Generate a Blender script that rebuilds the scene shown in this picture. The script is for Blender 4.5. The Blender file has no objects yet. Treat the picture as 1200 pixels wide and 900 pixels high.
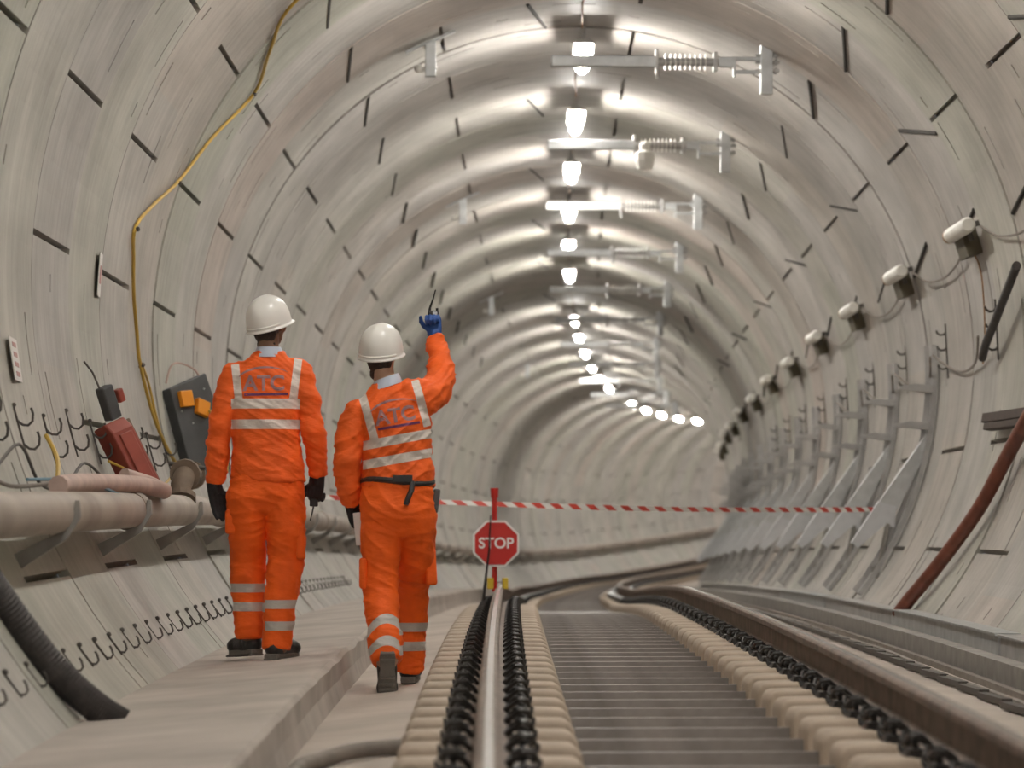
import bpy, bmesh, math, random
from mathutils import Vector, Matrix, noise
from mathutils.bvhtree import BVHTree

# ------------------------------------------------------------------ camera, light, exposure
SC = bpy.context.scene
COL = SC.collection
CAMZ = 1.2
cd = bpy.data.cameras.new('camera'); cam = bpy.data.objects.new('camera', cd); COL.objects.link(cam)
cam.location = (0, 0, CAMZ); cam.rotation_euler = (math.pi/2, 0, 0)
cd.sensor_width = 36; cd.lens = 4231.37/1200*36; cd.shift_y = 150/1200
cd.clip_start = .5; cd.clip_end = 400
cd.dof.use_dof = True; cd.dof.focus_distance = 20.5; cd.dof.aperture_fstop = 3.3
SC.camera = cam
W = bpy.data.worlds.new('world'); SC.world = W; W.use_nodes = True
W.node_tree.nodes['Background'].inputs[0].default_value = (.80, .86, 1, 1)
W.node_tree.nodes['Background'].inputs[1].default_value = .35
SC.view_settings.view_transform = 'Standard'; SC.view_settings.look = 'None'
SC.view_settings.gamma = 1; SC.view_settings.use_curve_mapping = False
SC.view_settings.exposure = 1.17
LAMP_STRENGTH = 95.
SC.cycles.max_bounces = 10; SC.cycles.diffuse_bounces = 7; SC.cycles.glossy_bounces = 3
SC.cycles.sample_clamp_indirect = 6

# ------------------------------------------------------------------ alignment of the tunnel
def xc(z): return .6916-.0101*z+.2671e-3*z*z-.2693e-5*z**3+3.7107e-8*z**4
def yc(z): return .9766+.0246*z-.6939e-3*z*z+3.5933e-6*z**3
def hd(z): return -.0101+.5342e-3*z-.8079e-5*z*z+14.843e-8*z**3
def skew(z): return .055-(hd(z)-hd(22))
def ss(x, a, b):
    t = max(0., min(1., (x-a)/(b-a))); return t*t*(3-2*t)
def P(z, lx=0., ly=0.):
    ly -= .165*ss(z, 28, 45)*(1-ss(z, 60, 94))*max(0., min(1., (-1.72-ly)/.08))*(1-ss(abs(lx), 1.25, 1.6))   # the track bed dips a little beyond the sign
    s = skew(z); L = math.hypot(1, s)
    return Vector((xc(z)+lx/L, z+lx*s/L, yc(z)+ly+CAMZ))
def WP(z, th, r=3.1):                                   # a point on the lining
    a = math.radians(th); return P(z, r*math.cos(a), r*math.sin(a))
def FM(z, lx=0., ly=0., roll=0., yaw=0.):               # local frame: x across, y along, z up
    s = skew(z); L = Vector((1, s, 0)).normalized(); T = Vector((-L.y, L.x, 0)); U = Vector((0, 0, 1))
    M = Matrix((L, T, U)).transposed().to_4x4(); M.translation = P(z, lx, ly)
    return M @ Matrix.Rotation(roll, 4, 'Y') @ Matrix.Rotation(yaw, 4, 'Z')
def WM(z, th, off=0.):                                  # frame on the lining: x points into the tunnel, y along, z round the ring
    a = math.radians(th); r = 3.1-off
    s = skew(z); L = Vector((1, s, 0)).normalized(); T = Vector((-L.y, L.x, 0)); U = Vector((0, 0, 1))
    X = -(L*math.cos(a)+U*math.sin(a)); Z = T.cross(X)*-1
    if Z.z < 0: Z = -Z
    Y = Z.cross(X)
    M = Matrix((X, Y, Z)).transposed().to_4x4(); M.translation = P(z, r*math.cos(a), r*math.sin(a))
    return M

# ------------------------------------------------------------------ mesh helpers
class MB:
    def __init__(s): s.v = []; s.f = []; s.m = []
    def add(s, vs, fs, mi=0):
        b = len(s.v); s.v += [Vector(v) for v in vs]; s.f += [[b+i for i in f] for f in fs]; s.m += [mi]*len(fs)
    def box(s, c, d, M=None, mi=0):
        vs = [Vector((x*d[0]/2, y*d[1]/2, z*d[2]/2)) for x in (-1, 1) for y in (-1, 1) for z in (-1, 1)]
        if M is not None: vs = [M @ v for v in vs]
        c = Vector(c); vs = [v+c for v in vs]
        s.add(vs, [(0, 1, 3, 2), (4, 6, 7, 5), (0, 4, 5, 1), (2, 3, 7, 6), (0, 2, 6, 4), (1, 5, 7, 3)], mi)
    def tube(s, pts, r, n=8, mi=0, flat=None, up=None):
        pts = [Vector(p) for p in pts]; N = len(pts)
        rs = r if isinstance(r, (list, tuple)) else [r]*N
        t0 = (pts[1]-pts[0]).normalized()
        a = Vector(up) if up is not None else (Vector((0, 0, 1)) if abs(t0.z) < .9 else Vector((1, 0, 0)))
        u = (a-t0*a.dot(t0)).normalized(); vs = []
        for i, p in enumerate(pts):
            t = (pts[min(i+1, N-1)]-pts[max(i-1, 0)]).normalized()
            u = (u-t*u.dot(t)).normalized(); w = t.cross(u)
            k = flat if flat else 1
            vs += [p+(u*math.cos(2*math.pi*j/n)*k+w*math.sin(2*math.pi*j/n))*rs[i] for j in range(n)]
        fs = [(i*n+j, i*n+(j+1) % n, (i+1)*n+(j+1) % n, (i+1)*n+j) for i in range(N-1) for j in range(n)]
        fs += [tuple(range(n))[::-1], tuple((N-1)*n+j for j in range(n))]
        s.add(vs, fs, mi)
    def cyl(s, a, b, r, n=12, r2=None, mi=0): s.tube([a, b], [r, r if r2 is None else r2], n, mi)
    def loft(s, rings, n=20, mi=0, p=2.):               # rings: (cx, cy, cz, rx, ry)
        vs = []
        for cx, cy, cz, rx, ry in rings:
            for j in range(n):
                a = 2*math.pi*j/n; c, d = math.cos(a), math.sin(a)
                vs.append((cx+rx*math.copysign(abs(c)**(2/p), c), cy+ry*math.copysign(abs(d)**(2/p), d), cz))
        N = len(rings)
        fs = [(i*n+j, i*n+(j+1) % n, (i+1)*n+(j+1) % n, (i+1)*n+j) for i in range(N-1) for j in range(n)]
        fs += [tuple(range(n))[::-1], tuple((N-1)*n+j for j in range(n))]
        s.add(vs, fs, mi)
    def ball(s, c, r, n=14, M=None, mi=0):
        if not isinstance(r, (tuple, list)): r = (r, r, r)
        c = Vector(c); vs = []; k = n//2
        for i in range(1, k):
            a = math.pi*i/k
            for j in range(n):
                b = 2*math.pi*j/n
                vs.append(Vector((r[0]*math.sin(a)*math.cos(b), r[1]*math.sin(a)*math.sin(b), r[2]*math.cos(a))))
        vs += [Vector((0, 0, r[2])), Vector((0, 0, -r[2]))]
        if M is not None: vs = [M @ v for v in vs]
        vs = [v+c for v in vs]
        fs = [(i*n+j, (i+1)*n+j, (i+1)*n+(j+1) % n, i*n+(j+1) % n) for i in range(k-2) for j in range(n)]
        t = (k-1)*n
        fs += [(t, j, (j+1) % n) for j in range(n)] + [(t+1, (k-2)*n+(j+1) % n, (k-2)*n+j) for j in range(n)]
        s.add(vs, fs, mi)
    def prism(s, poly, h0, h1, M=None, mi=0):           # poly in local x,z ; thickness along y
        n = len(poly); vs = [Vector((x, h0, z)) for x, z in poly]+[Vector((x, h1, z)) for x, z in poly]
        if M is not None: vs = [M @ v for v in vs]
        s.add(vs, [tuple(range(n)), tuple(range(n, 2*n))[::-1]]+[(i, i+n, (i+1) % n+n, (i+1) % n) for i in range(n)], mi)
    def sweep(s, prof, zs, mi=None, caps=True):         # closed profile (lx, ly) swept along the tunnel
        n = len(prof); vs = [P(z, lx, ly) for z in zs for lx, ly in prof]; N = len(zs)
        fs = [(i*n+j, i*n+(j+1) % n, (i+1)*n+(j+1) % n, (i+1)*n+j) for i in range(N-1) for j in range(n)]
        b = len(s.v); s.v += vs; s.f += [[b+i for i in f] for f in fs]
        s.m += [(mi[j] if mi else 0) for i in range(N-1) for j in range(n)]
        if caps:
            s.f += [[b+j for j in range(n)], [b+(N-1)*n+j for j in range(n)]]; s.m += [0, 0]
    def mesh(s, name, mats, smooth=False, bevel=0, seg=2):
        me = bpy.data.meshes.new(name); me.from_pydata([tuple(v) for v in s.v], [], s.f)
        for m in (mats if isinstance(mats, (list, tuple)) else [mats]): me.materials.append(m)
        me.polygons.foreach_set('material_index', s.m)
        bm = bmesh.new(); bm.from_mesh(me)
        if bevel:
            es = [e for e in bm.edges if len(e.link_faces) == 2 and e.calc_face_angle(0) > .6]
            bmesh.ops.bevel(bm, geom=es, offset=bevel, segments=seg, profile=.5, affect='EDGES', clamp_overlap=True)
        bmesh.ops.recalc_face_normals(bm, faces=bm.faces)
        bm.to_mesh(me); bm.free()
        if smooth:
            me.polygons.foreach_set('use_smooth', [True]*len(me.polygons))
            try: me.set_sharp_from_angle(angle=.7)
            except Exception: pass
        return me
    def build(s, name, mats, parent=None, smooth=False, bevel=0, seg=2, M=None):
        o = bpy.data.objects.new(name, s.mesh(name, mats, smooth, bevel, seg)); COL.objects.link(o)
        if parent is not None: o.parent = parent
        if M is not None: o.matrix_world = M
        return o

def tag(o, label=None, cat=None, group=None, kind=None):
    for k, v in (('label', label), ('category', cat), ('group', group), ('kind', kind)):
        if v: o[k] = v
    return o
def thing(name, label, cat, M=None, group=None):
    o = bpy.data.objects.new(name, None); o.empty_display_size = .1; COL.objects.link(o)
    if M is not None: o.matrix_world = M
    return tag(o, label, cat, group)
KIDS = {}
def copy_tree(o, M=None, label=None, parent=None):
    c = o.copy(); COL.objects.link(c)
    if parent is not None: c.parent = parent
    if M is not None: c.matrix_world = M
    if label: c['label'] = label
    for ch in o.children: copy_tree(ch, None, None, c)
    return c
ORD = ['nearest', 'second nearest', 'third nearest', 'fourth nearest', 'fifth nearest', 'sixth nearest', 'seventh nearest',
       'eighth nearest', 'ninth nearest', 'tenth nearest', 'eleventh nearest', 'twelfth nearest', 'thirteenth nearest',
       'fourteenth nearest', 'fifteenth nearest', 'sixteenth nearest']

# ------------------------------------------------------------------ materials
def newmat(name):
    m = bpy.data.materials.new(name); m.use_nodes = True
    return m, m.node_tree.nodes, m.node_tree.links, m.node_tree.nodes['Principled BSDF']
def mat(name, col, rough=.6, metal=0., var=.0, scale=8., bump=0., bscale=60., col2=None, emit=None, estr=0.):
    m, N, L, B = newmat(name)
    B.inputs['Base Color'].default_value = (*col, 1); B.inputs['Roughness'].default_value = rough; B.inputs['Metallic'].default_value = metal
    tc = N.new('ShaderNodeTexCoord')
    if var or col2:
        nz = N.new('ShaderNodeTexNoise'); nz.inputs['Scale'].default_value = scale; nz.inputs['Detail'].default_value = 6
        L.new(tc.outputs['Object'], nz.inputs['Vector'])
        rp = N.new('ShaderNodeValToRGB'); rp.color_ramp.elements[0].position = .32; rp.color_ramp.elements[1].position = .68
        c2 = col2 or tuple(min(1, c*(1+var)) for c in col); c1 = col if col2 else tuple(c*(1-var) for c in col)
        rp.color_ramp.elements[0].color = (*c1, 1); rp.color_ramp.elements[1].color = (*c2, 1)
        L.new(nz.outputs['Fac'], rp.inputs['Fac']); L.new(rp.outputs['Color'], B.inputs['Base Color'])
    if bump:
        nb = N.new('ShaderNodeTexNoise'); nb.inputs['Scale'].default_value = bscale; nb.inputs['Detail'].default_value = 5
        L.new(tc.outputs['Object'], nb.inputs['Vector'])
        bp = N.new('ShaderNodeBump'); bp.inputs['Strength'].default_value = bump; bp.inputs['Distance'].default_value = .01
        L.new(nb.outputs['Fac'], bp.inputs['Height']); L.new(bp.outputs['Normal'], B.inputs['Normal'])
    if emit: B.inputs['Emission Color'].default_value = (*emit, 1); B.inputs['Emission Strength'].default_value = estr
    return m

def lining_material():
    m, N, L, B = newmat('precast_lining_concrete')
    uv = N.new('ShaderNodeUVMap'); uv.uv_map = 'UVMap'
    sx = N.new('ShaderNodeSeparateXYZ'); L.new(uv.outputs[0], sx.inputs[0])
    def mth(op, a, b=None):
        n = N.new('ShaderNodeMath'); n.operation = op
        for i, q in enumerate((a, b)):
            if q is None: continue
            if isinstance(q, (int, float)): n.inputs[i].default_value = q
            else: L.new(q, n.inputs[i])
        return n.outputs[0]
    ring = mth('FLOOR', sx.outputs[0]); seg = mth('FLOOR', mth('ADD', sx.outputs[1], mth('MULTIPLY', ring, .37)))
    cb = N.new('ShaderNodeCombineXYZ'); L.new(ring, cb.inputs[0]); L.new(seg, cb.inputs[1])
    wn = N.new('ShaderNodeTexWhiteNoise'); wn.noise_dimensions = '2D'; L.new(cb.outputs[0], wn.inputs['Vector'])
    w1 = N.new('ShaderNodeTexWhiteNoise'); w1.noise_dimensions = '1D'; L.new(ring, w1.inputs['W'])
    mixv = mth('ADD', mth('MULTIPLY', wn.outputs['Value'], .35), mth('MULTIPLY', w1.outputs['Value'], .65))
    rp = N.new('ShaderNodeValToRGB'); e = rp.color_ramp.elements
    e[0].position = 0; e[0].color = (.39, .39, .335, 1); e[1].position = 1; e[1].color = (.47, .405, .365, 1)
    for p, c in ((.3, (.445, .43, .385, 1)), (.55, (.42, .40, .38, 1)), (.78, (.455, .42, .38, 1))):
        q = e.new(p); q.color = c
    L.new(mixv, rp.inputs['Fac'])
    # streaks that run round the ring, left by the moulds and the washing down
    cs = N.new('ShaderNodeCombineXYZ'); L.new(mth('MULTIPLY', sx.outputs[0], 14.), cs.inputs[0]); L.new(mth('MULTIPLY', sx.outputs[1], 1.6), cs.inputs[1])
    ns = N.new('ShaderNodeTexNoise'); ns.inputs['Scale'].default_value = 1.; ns.inputs['Detail'].default_value = 7; ns.inputs['Roughness'].default_value = .62
    L.new(cs.outputs[0], ns.inputs['Vector'])
    c2 = N.new('ShaderNodeCombineXYZ'); L.new(mth('MULTIPLY', sx.outputs[0], 1.3), c2.inputs[0]); L.new(mth('MULTIPLY', sx.outputs[1], 3.), c2.inputs[1])
    n2 = N.new('ShaderNodeTexNoise'); n2.inputs['Scale'].default_value = 1.7; n2.inputs['Detail'].default_value = 8
    L.new(c2.outputs[0], n2.inputs['Vector'])
    k = mth('ADD', mth('MULTIPLY', ns.outputs['Fac'], .42), mth('MULTIPLY', n2.outputs['Fac'], .5))
    r2 = N.new('ShaderNodeValToRGB'); r2.color_ramp.elements[0].position = .28; r2.color_ramp.elements[1].position = .66
    r2.color_ramp.elements[0].color = (.62, .60, .58, 1); r2.color_ramp.elements[1].color = (1.14, 1.14, 1.13, 1)
    L.new(k, r2.inputs['Fac'])
    mx = N.new('ShaderNodeMix'); mx.data_type = 'RGBA'; mx.blend_type = 'MULTIPLY'; mx.inputs[0].default_value = 1
    L.new(rp.outputs['Color'], mx.inputs[6]); L.new(r2.outputs['Color'], mx.inputs[7]); L.new(mx.outputs[2], B.inputs['Base Color'])
    B.inputs['Roughness'].default_value = .62
    tc = N.new('ShaderNodeTexCoord'); nb = N.new('ShaderNodeTexNoise'); nb.inputs['Scale'].default_value = 14; nb.inputs['Detail'].default_value = 6
    L.new(tc.outputs['Object'], nb.inputs['Vector'])
    bp = N.new('ShaderNodeBump'); bp.inputs['Strength'].default_value = .25; bp.inputs['Distance'].default_value = .01
    L.new(mth('ADD', nb.outputs['Fac'], ns.outputs['Fac']), bp.inputs['Height']); L.new(bp.outputs['Normal'], B.inputs['Normal'])
    return m

M_LIN = lining_material()
M_FLOOR = mat('site_concrete', (.40, .345, .30), .85, 0, bump=.35, bscale=18, col2=(.55, .48, .425), scale=1.1)
M_WALK = mat('walkway_concrete', (.36, .315, .28), .85, 0, bump=.5, bscale=9, col2=(.50, .445, .40), scale=1.7)
M_BLOCK = mat('sleeper_concrete', (.37, .30, .235), .85, 0, bump=.3, bscale=40, col2=(.52, .43, .34), scale=5)
M_TIE = mat('steel_tie', (.30, .275, .26), .42, .6, var=.25, scale=6)
M_RAILSIDE = mat('rail_mill_scale', (.17, .125, .10), .7, .15, var=.3, scale=9)
M_RAILTOP = mat('polished_rail_head', (.62, .60, .60), .22, 1., var=.08, scale=5)
M_BLACK = mat('black_rubber', (.022, .020, .020), .45)
M_CLIP = mat('black_clip', (.035, .032, .031), .38, .4)
M_GALV = mat('galvanised_steel', (.52, .53, .53), .5, .55, var=.12, scale=10)
M_GALVD = mat('dull_galvanised_steel', (.44, .43, .42), .6, .4, var=.15, scale=6)
M_GALVL = mat('bright_galvanised_plate', (.60, .61, .63), .5, .35, var=.08, scale=7)
M_WHITEP = mat('white_plastic', (.74, .72, .67), .4, 0, var=.06)
M_LAMP = mat('lit_diffuser', (1, 1, 1), .4, emit=(1, .965, .90), estr=LAMP_STRENGTH)
M_OLIVE = mat('dirty_olive_box', (.10, .085, .055), .7)
M_RUSTC = mat('rusty_cap', (.30, .16, .07), .7, var=.3, scale=30)
M_PIPE = mat('dusty_steel_pipe', (.28, .23, .19), .65, .05, col2=(.43, .37, .32), scale=1.6, bump=.08)
M_ARM = mat('dusty_bracket', (.30, .285, .265), .6, .3, var=.15)
M_REDPIPE = mat('red_brown_conduit', (.19, .055, .032), .5, 0, var=.2, scale=7)
M_DARKHOSE = mat('dark_hose', (.045, .038, .036), .6, 0, var=.3, scale=20)
M_PINK = mat('dusty_pink_hose', (.50, .37, .32), .8, 0, var=.15)
M_GREYHOSE = mat('grey_hose', (.21, .18, .155), .7, 0, var=.2)
M_YEL = mat('yellow_cable', (.52, .33, .05), .5, 0, var=.1)
M_BLUE = mat('blue_cable', (.16, .28, .36), .6)
M_WIRE = mat('dark_wire', (.085, .075, .066), .6, .3)
M_BROWN = mat('brown_timber', (.05, .03, .021), .7, 0, var=.2)
M_REDCASE = mat('red_case', (.27, .05, .03), .45, 0, var=.12)
M_BOARD = mat('charcoal_board', (.065, .066, .068), .55, 0, var=.2, scale=5)
M_ORANGE = mat('orange_socket', (.80, .28, .01), .5)
M_FITTING = mat('brown_fitting', (.17, .125, .09), .75, 0, var=.25)
M_SIGNRED = mat('sign_red', (.50, .018, .012), .4)
M_SIGNWHITE = mat('sign_white', (.85, .84, .82), .4)
M_CLAMPY = mat('yellow_clamp', (.62, .44, .03), .5)
M_GAP = mat('dark_packing', (.045, .04, .035), .95)
M_PAPER = mat('white_sheet', (.66, .62, .60), .6)
M_PRINT = mat('faded_red_print', (.45, .22, .20), .6)

# ------------------------------------------------------------------ tunnel lining
EVEN = [(34, 0), (81, 0), (128, -1.2), (159.6, 0), (175.4, 0), (209, 0), (-12.8, 0)]
ODD = [(143.6, 0), (112.5, 0), (50, 1.9), (34.2, -2.1), (18.6, 1.7), (97, 1.5), (-28.7, 0), (193.2, 0), (-41, 0)]
RING0 = 19.0
def lining(name, th0, th1, zmin, zmax):
    rnd = random.Random(5)
    V = []; Fc = []; UV = []
    def quad(ps, uvs): 
        b = len(V); V.extend(ps); Fc.append((b, b+1, b+2, b+3)); UV.extend(uvs)
    n0 = int((zmin-RING0)//1.6); n1 = int((zmax-RING0)//1.6)
    for n in range(n0, n1+1):
        rnd.seed(n*7+3); dr = rnd.uniform(-.009, .009); ph = rnd.uniform(0, 22.5)
        slots = EVEN if n % 2 == 0 else ([q for q in ODD if q[0] != 193.2] if n < 0 else ODD)
        S = [0, .014, .27, .312, .78, .815, 1.285, 1.327, 1.6]
        cuts = set(); a = math.floor(th0/3)*3
        while a <= th1: cuts.add(round(max(th0, min(th1, a)), 3)); a += 3
        cuts |= {th0, th1}
        far = n > 36
        pk = []
        if not far:
            base = -90+ph
            for i in range(16):
                c = base+i*22.5
                if i % 2 == 0: pk.append((c-3.4, c+3.4, 2))
                if i % 2 == 0 or rnd.random() < .25: c2 = c+rnd.uniform(4, 9); pk.append((c2-3., c2+3., 6))
                if rnd.random() < .7: c3 = c+11.25+rnd.uniform(-2, 2); pk.append((c3-.9, c3+.9, 4 if rnd.random() < .6 else (2 if rnd.random() < .5 else 6)))
            for p in pk:
                for q in p[:2]:
                    if th0 < q < th1: cuts.add(round(q, 3))
        for s0, tl in slots:
            if tl == 0:
                for q in (s0-.32, s0+.32):
                    if th0 < q < th1: cuts.add(round(q, 3))
        C = sorted(cuts)
        if far: S = [0, .015, .8, 1.6]
        ns = len(S)-1; nt = len(C)-1
        D = [[0.]*nt for _ in range(ns)]
        for j in range(nt):
            c = (C[j]+C[j+1])/2; D[0][j] = .045
            for i in range(1, ns):
                for s0, tl in slots:
                    if tl == 0 and abs(c-s0) < .31: D[i][j] = .09
                for p in pk:
                    if p[2] == i and p[0] < c < p[1] and D[i][j] == 0: D[i][j] = .034
        def pt(i, j, d, th=None):
            return WP(RING0+n*1.6+S[i], C[j] if th is None else th, 3.15 if d == .045 else 3.1+dr+d)
        def uvp(i, j): return (n+S[i]/1.6+.0005*(1-2*(S[i] > .8)), C[j]/47.)
        for i in range(ns):
            for j in range(nt):
                d = D[i][j]
                quad([pt(i, j, d), pt(i+1, j, d), pt(i+1, j+1, d), pt(i, j+1, d)], [uvp(i, j), uvp(i+1, j), uvp(i+1, j+1), uvp(i, j+1)])
                dn = D[i+1][j] if i+1 < ns else .045
                if dn != d: quad([pt(i+1, j, d), pt(i+1, j+1, d), pt(i+1, j+1, dn), pt(i+1, j, dn)], [uvp(i+1, j), uvp(i+1, j+1)]*2)
                if j+1 < nt and D[i][j+1] != d:
                    dn = D[i][j+1]; quad([pt(i, j+1, d), pt(i+1, j+1, d), pt(i+1, j+1, dn), pt(i, j+1, dn)], [uvp(i, j+1), uvp(i+1, j+1)]*2)
    me = bpy.data.meshes.new(name); me.from_pydata([tuple(v) for v in V], [], Fc); me.materials.append(M_LIN)
    ul = me.uv_layers.new(name='UVMap'); ul.data.foreach_set('uv', [c for q in UV for c in q])
    o = bpy.data.objects.new(name, me); COL.objects.link(o); tag(o, kind='structure')
    return o
ZA, ZB = -14., 160.
lining('wall_right', -50., 52., ZA, ZB)
lining('ceiling', 52., 128., ZA, ZB)
lining('wall_left', 128., 230., ZA, ZB)
# wedge-shaped key segments: slanting joint grooves filled with dark packing strips
def key_packing():
    mb = MB()
    for n in range(0, 34):
        for s0, tl in (EVEN if n % 2 == 0 else ODD):
            if tl and not (s0 == 34.2 and n % 4 == 3) and not (s0 == 97 and n % 4 == 1):
                z = RING0+n*1.6+.05
                a = [WP(z, s0+tl), WP(z+1.5, s0-tl)]
                mb.tube([WP(z+1.5*k/4, s0+tl-2*tl*k/4, 3.098) for k in range(5)], .016, 6)
    return mb
tag(key_packing().build('trim_1', M_GAP), kind='structure')

ZS = [ZA+i*1.25 for i in range(int((ZB-ZA)/1.25)+1)]
mb = MB(); mb.sweep([(-1.48, -2.17), (-1.02, -2.12), (-.98, -2.21), (1.12, -2.21), (1.16, -2.12), (2.32, -2.12), (2.32, -2.9), (-1.48, -2.9)], ZS)
tag(mb.build('floor', M_FLOOR), kind='structure')
mb = MB()
prof = [(-2.40, -2.045), (-2.0, -2.01), (-1.50, -1.965), (-1.48, -1.985), (-1.475, -2.08), (-1.45, -2.19), (-1.6, -2.9), (-2.40, -2.9)]
ZW = [ZA+i*.25 for i in range(int((70-ZA)/.25))]+[70+i*1.25 for i in range(73)]
vs = []; rr = random.Random(3)
n = len(prof)
for z in ZW:
    for j, (lx, ly) in enumerate(prof):
        jx = .012*noise.noise(Vector((z*1.7, j*3.1, 0))) if j in (3, 4, 5) else 0; jy = .010*noise.noise(Vector((z*1.3, 9, 0))) if j in (2, 3) else 0
        vs.append(P(z, lx+jx, ly+jy))
mb.add(vs, [(i*n+j, i*n+(j+1) % n, (i+1)*n+(j+1) % n, (i+1)*n+j) for i in range(len(ZW)-1) for j in range(n)]+[tuple(range(n)), tuple((len(ZW)-1)*n+j for j in range(n))])
tag(mb.build('walkway', M_WALK), kind='structure')

# ------------------------------------------------------------------ ceiling lamps
def make_ceiling_lamp():
    t = thing('ceiling_lamp', '', 'lamp', group='tube lamps along the crown of the tunnel')
    mb = MB(); mb.prism([(-.045, .10), (.045, .10), (.092, .062), (.092, .040), (.086, .040), (.084, .056), (-.084, .056), (-.086, .040), (-.092, .040), (-.092, .062)], -.63, .63); mb.box((0, 0, .15), (.035, .05, .14)); mb.box((0, .45, .15), (.035, .05, .14)); mb.box((0, -.45, .15), (.035, .05, .14))
    mb.build('housing', M_GALVD, t, bevel=.008)
    mb = MB(); mb.tube([(0, -.58, 0), (0, -.56, 0), (0, .56, 0), (0, .58, 0)], [.03, .048, .048, .03], 12); mb.build('diffuser', M_LAMP, t, smooth=True)
    mb = MB()
    for y in (-.6, 0, .6):
        mb.tube([(.075*math.cos(a), y, .05-.125*math.sin(a)*.95) for a in [math.pi*k/8 for k in range(9)]], .006, 6)
    for a in (.5, math.pi/2, math.pi-.5): mb.cyl((.078*math.cos(a), -.6, .05-.12*math.sin(a)), (.078*math.cos(a), .6, .05-.12*math.sin(a)), .005, 6)
    mb.build('wire_guard', M_GALV, t)
    return t
lamp0 = make_ceiling_lamp(); first = True
LZ = [31.94+4.8*k for k in range(-9, 25)]
miss = (6, 13)
for k in range(-9, 25):
    if k in miss: continue
    zl_ = 31.94+4.8*k; M = FM(zl_, .035, 2.84, 0, -(skew(zl_)+hd(zl_)))
    if k < 0: lab = 'white tube lamp on the tunnel crown nearer than the picture shows'
    elif k == 0: lab = 'caged bright lamp at the top of the tunnel, nearest and highest of the row'
    elif k < 13: lab = 'bright white ceiling tube lamp, %s of the row along the crown' % ORD[k if k < 6 else k-1]
    else: lab = 'tiny bright lamp among the farthest of the row, where the tunnel bends right'
    if first: lamp0.matrix_world = M; lamp0['label'] = lab; first = False
    else: copy_tree(lamp0, M, lab)
mb = MB(); pts = []
for i in range(60):
    z = 18+i*1.2; pts.append(P(z, .02+.02*math.sin(i*1.7), 3.06-.03*abs(math.sin(i*.8))))
mb.tube(pts, .008, 5); tag(mb.build('lamp_cable', M_RUSTC), 'thin rusty brown cable running along the crown from lamp to lamp', 'cable')

# ------------------------------------------------------------------ track
ZT = [6+i*.8 for i in range(int(146/.8))]
def rail(side, label):
    c = .072+side*.755; b = -1.97
    pr = [(-.075, 0), (-.075, .012), (-.03, .025), (-.009, .04), (-.009, .12), (-.036, .135), (-.036, .160), (-.028, .168), (-.011, .172), (.014, .172),
          (.029, .168), (.036, .160), (.036, .135), (.009, .12), (.009, .04), (.03, .025), (.075, .012), (.075, 0)]
    mi = [0]*18; mi[8] = 1
    mb = MB(); mb.sweep([(c+x, b+y) for x, y in pr], ZT, mi)
    return tag(mb.build('rail', [M_RAILSIDE, M_RAILTOP]), label, 'rail', 'pair of running rails')
rail(-1, 'left running rail with a polished top, seen end-on below the stop sign')
rail(1, 'right dark brown running rail curving in from the lower right corner')

def make_sleeper():
    t = thing('twin_block_sleeper', 'concrete twin-block sleeper with a steel tie in the close row under the two rails', 'sleeper', group='twin-block sleepers under the rails')
    for sd in (-1, 1):
        mb = MB(); c = .755*sd
        prof = [(-.315, -.225), (-.315, -.03), (-.29, 0), (-.13, .004), (-.10, -.012), (.10, -.012), (.13, .004), (.29, 0), (.315, -.03), (.315, -.225)]
        mb.prism([(c+x, z) for x, z in prof], -.145, .145)
        mb.build('concrete_block', M_BLOCK, t, smooth=True, bevel=.028, seg=3)
    mb = MB(); mb.box((0, -.03, -.135), (.92, .012, .11)); mb.box((0, -.02, -.080), (.92, .022, .006)); mb.build('tie_bar', M_TIE, t)
    me = None
    for sd in (-1, 1):
        for q in (-1, 1):
            if me is None:
                mb = MB(); mb.prism([(.068, 0), (.068, .018), (.085, .030), (.135, .028), (.148, 0)], -.06, .06)
                w = [(.128, -.016, .050), (.108, -.014, .064), (.080, -.020, .050), (.062, -.045, .034), (.072, -.078, .050), (.105, -.088, .078), (.138, -.074, .074), (.148, -.046, .052), (.136, -.024, .045)]
                mb.tube(w, .0088, 7); mb.tube([(x, -y, z) for x, y, z in w], .0088, 7)
                mb.cyl((.108, 0, .02), (.108, 0, .088), .011, 8); mb.cyl((.108, 0, .070), (.108, 0, .084), .019, 6)
                mb.tube([(.148, 0, .02), (.158, 0, .03), (.164, 0, .048)], [.014, .010, .004], 6)
                me = mb.mesh('rail_clip', M_CLIP)
            o = bpy.data.objects.new('rail_clip', me); COL.objects.link(o); o.parent = t
            o.location = (.755*sd, 0, 0); o.scale = (q, 1, 1)
            o.rotation_euler = (0, 0, 0)
    return t
sl = make_sleeper(); zs = 9.2; i = 0
smesh = None
while zs < 44:
    M = FM(zs, .072, -1.98)
    k = i-4
    lab = 'twin-block concrete sleeper, %s whole one in the row under the rails' % ORD[k] if 0 <= k < 16 else ('concrete twin-block sleeper at the lower picture edge or nearer, under the rails' if k < 0 else 'concrete twin-block sleeper with a steel tie, farther along the close row under the rails')
    if i == 0: sl.matrix_world = M; sl['label'] = lab
    else: copy_tree(sl, M, lab)
    zs += .65; i += 1
mb = MB()
for sd in (-1, 1):
    mb.box((.755*sd, 0, -.07), (.62, .28, .14))
    for q in (-1, 1): mb.box((.755*sd+q*.125, 0, .03), (.10, .14, .07), mi=2)
mb.box((0, -.03, -.14), (.92, .014, .12), mi=1)
far = mb.mesh('twin_block_sleeper', [M_BLOCK, M_TIE, M_CLIP])
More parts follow.
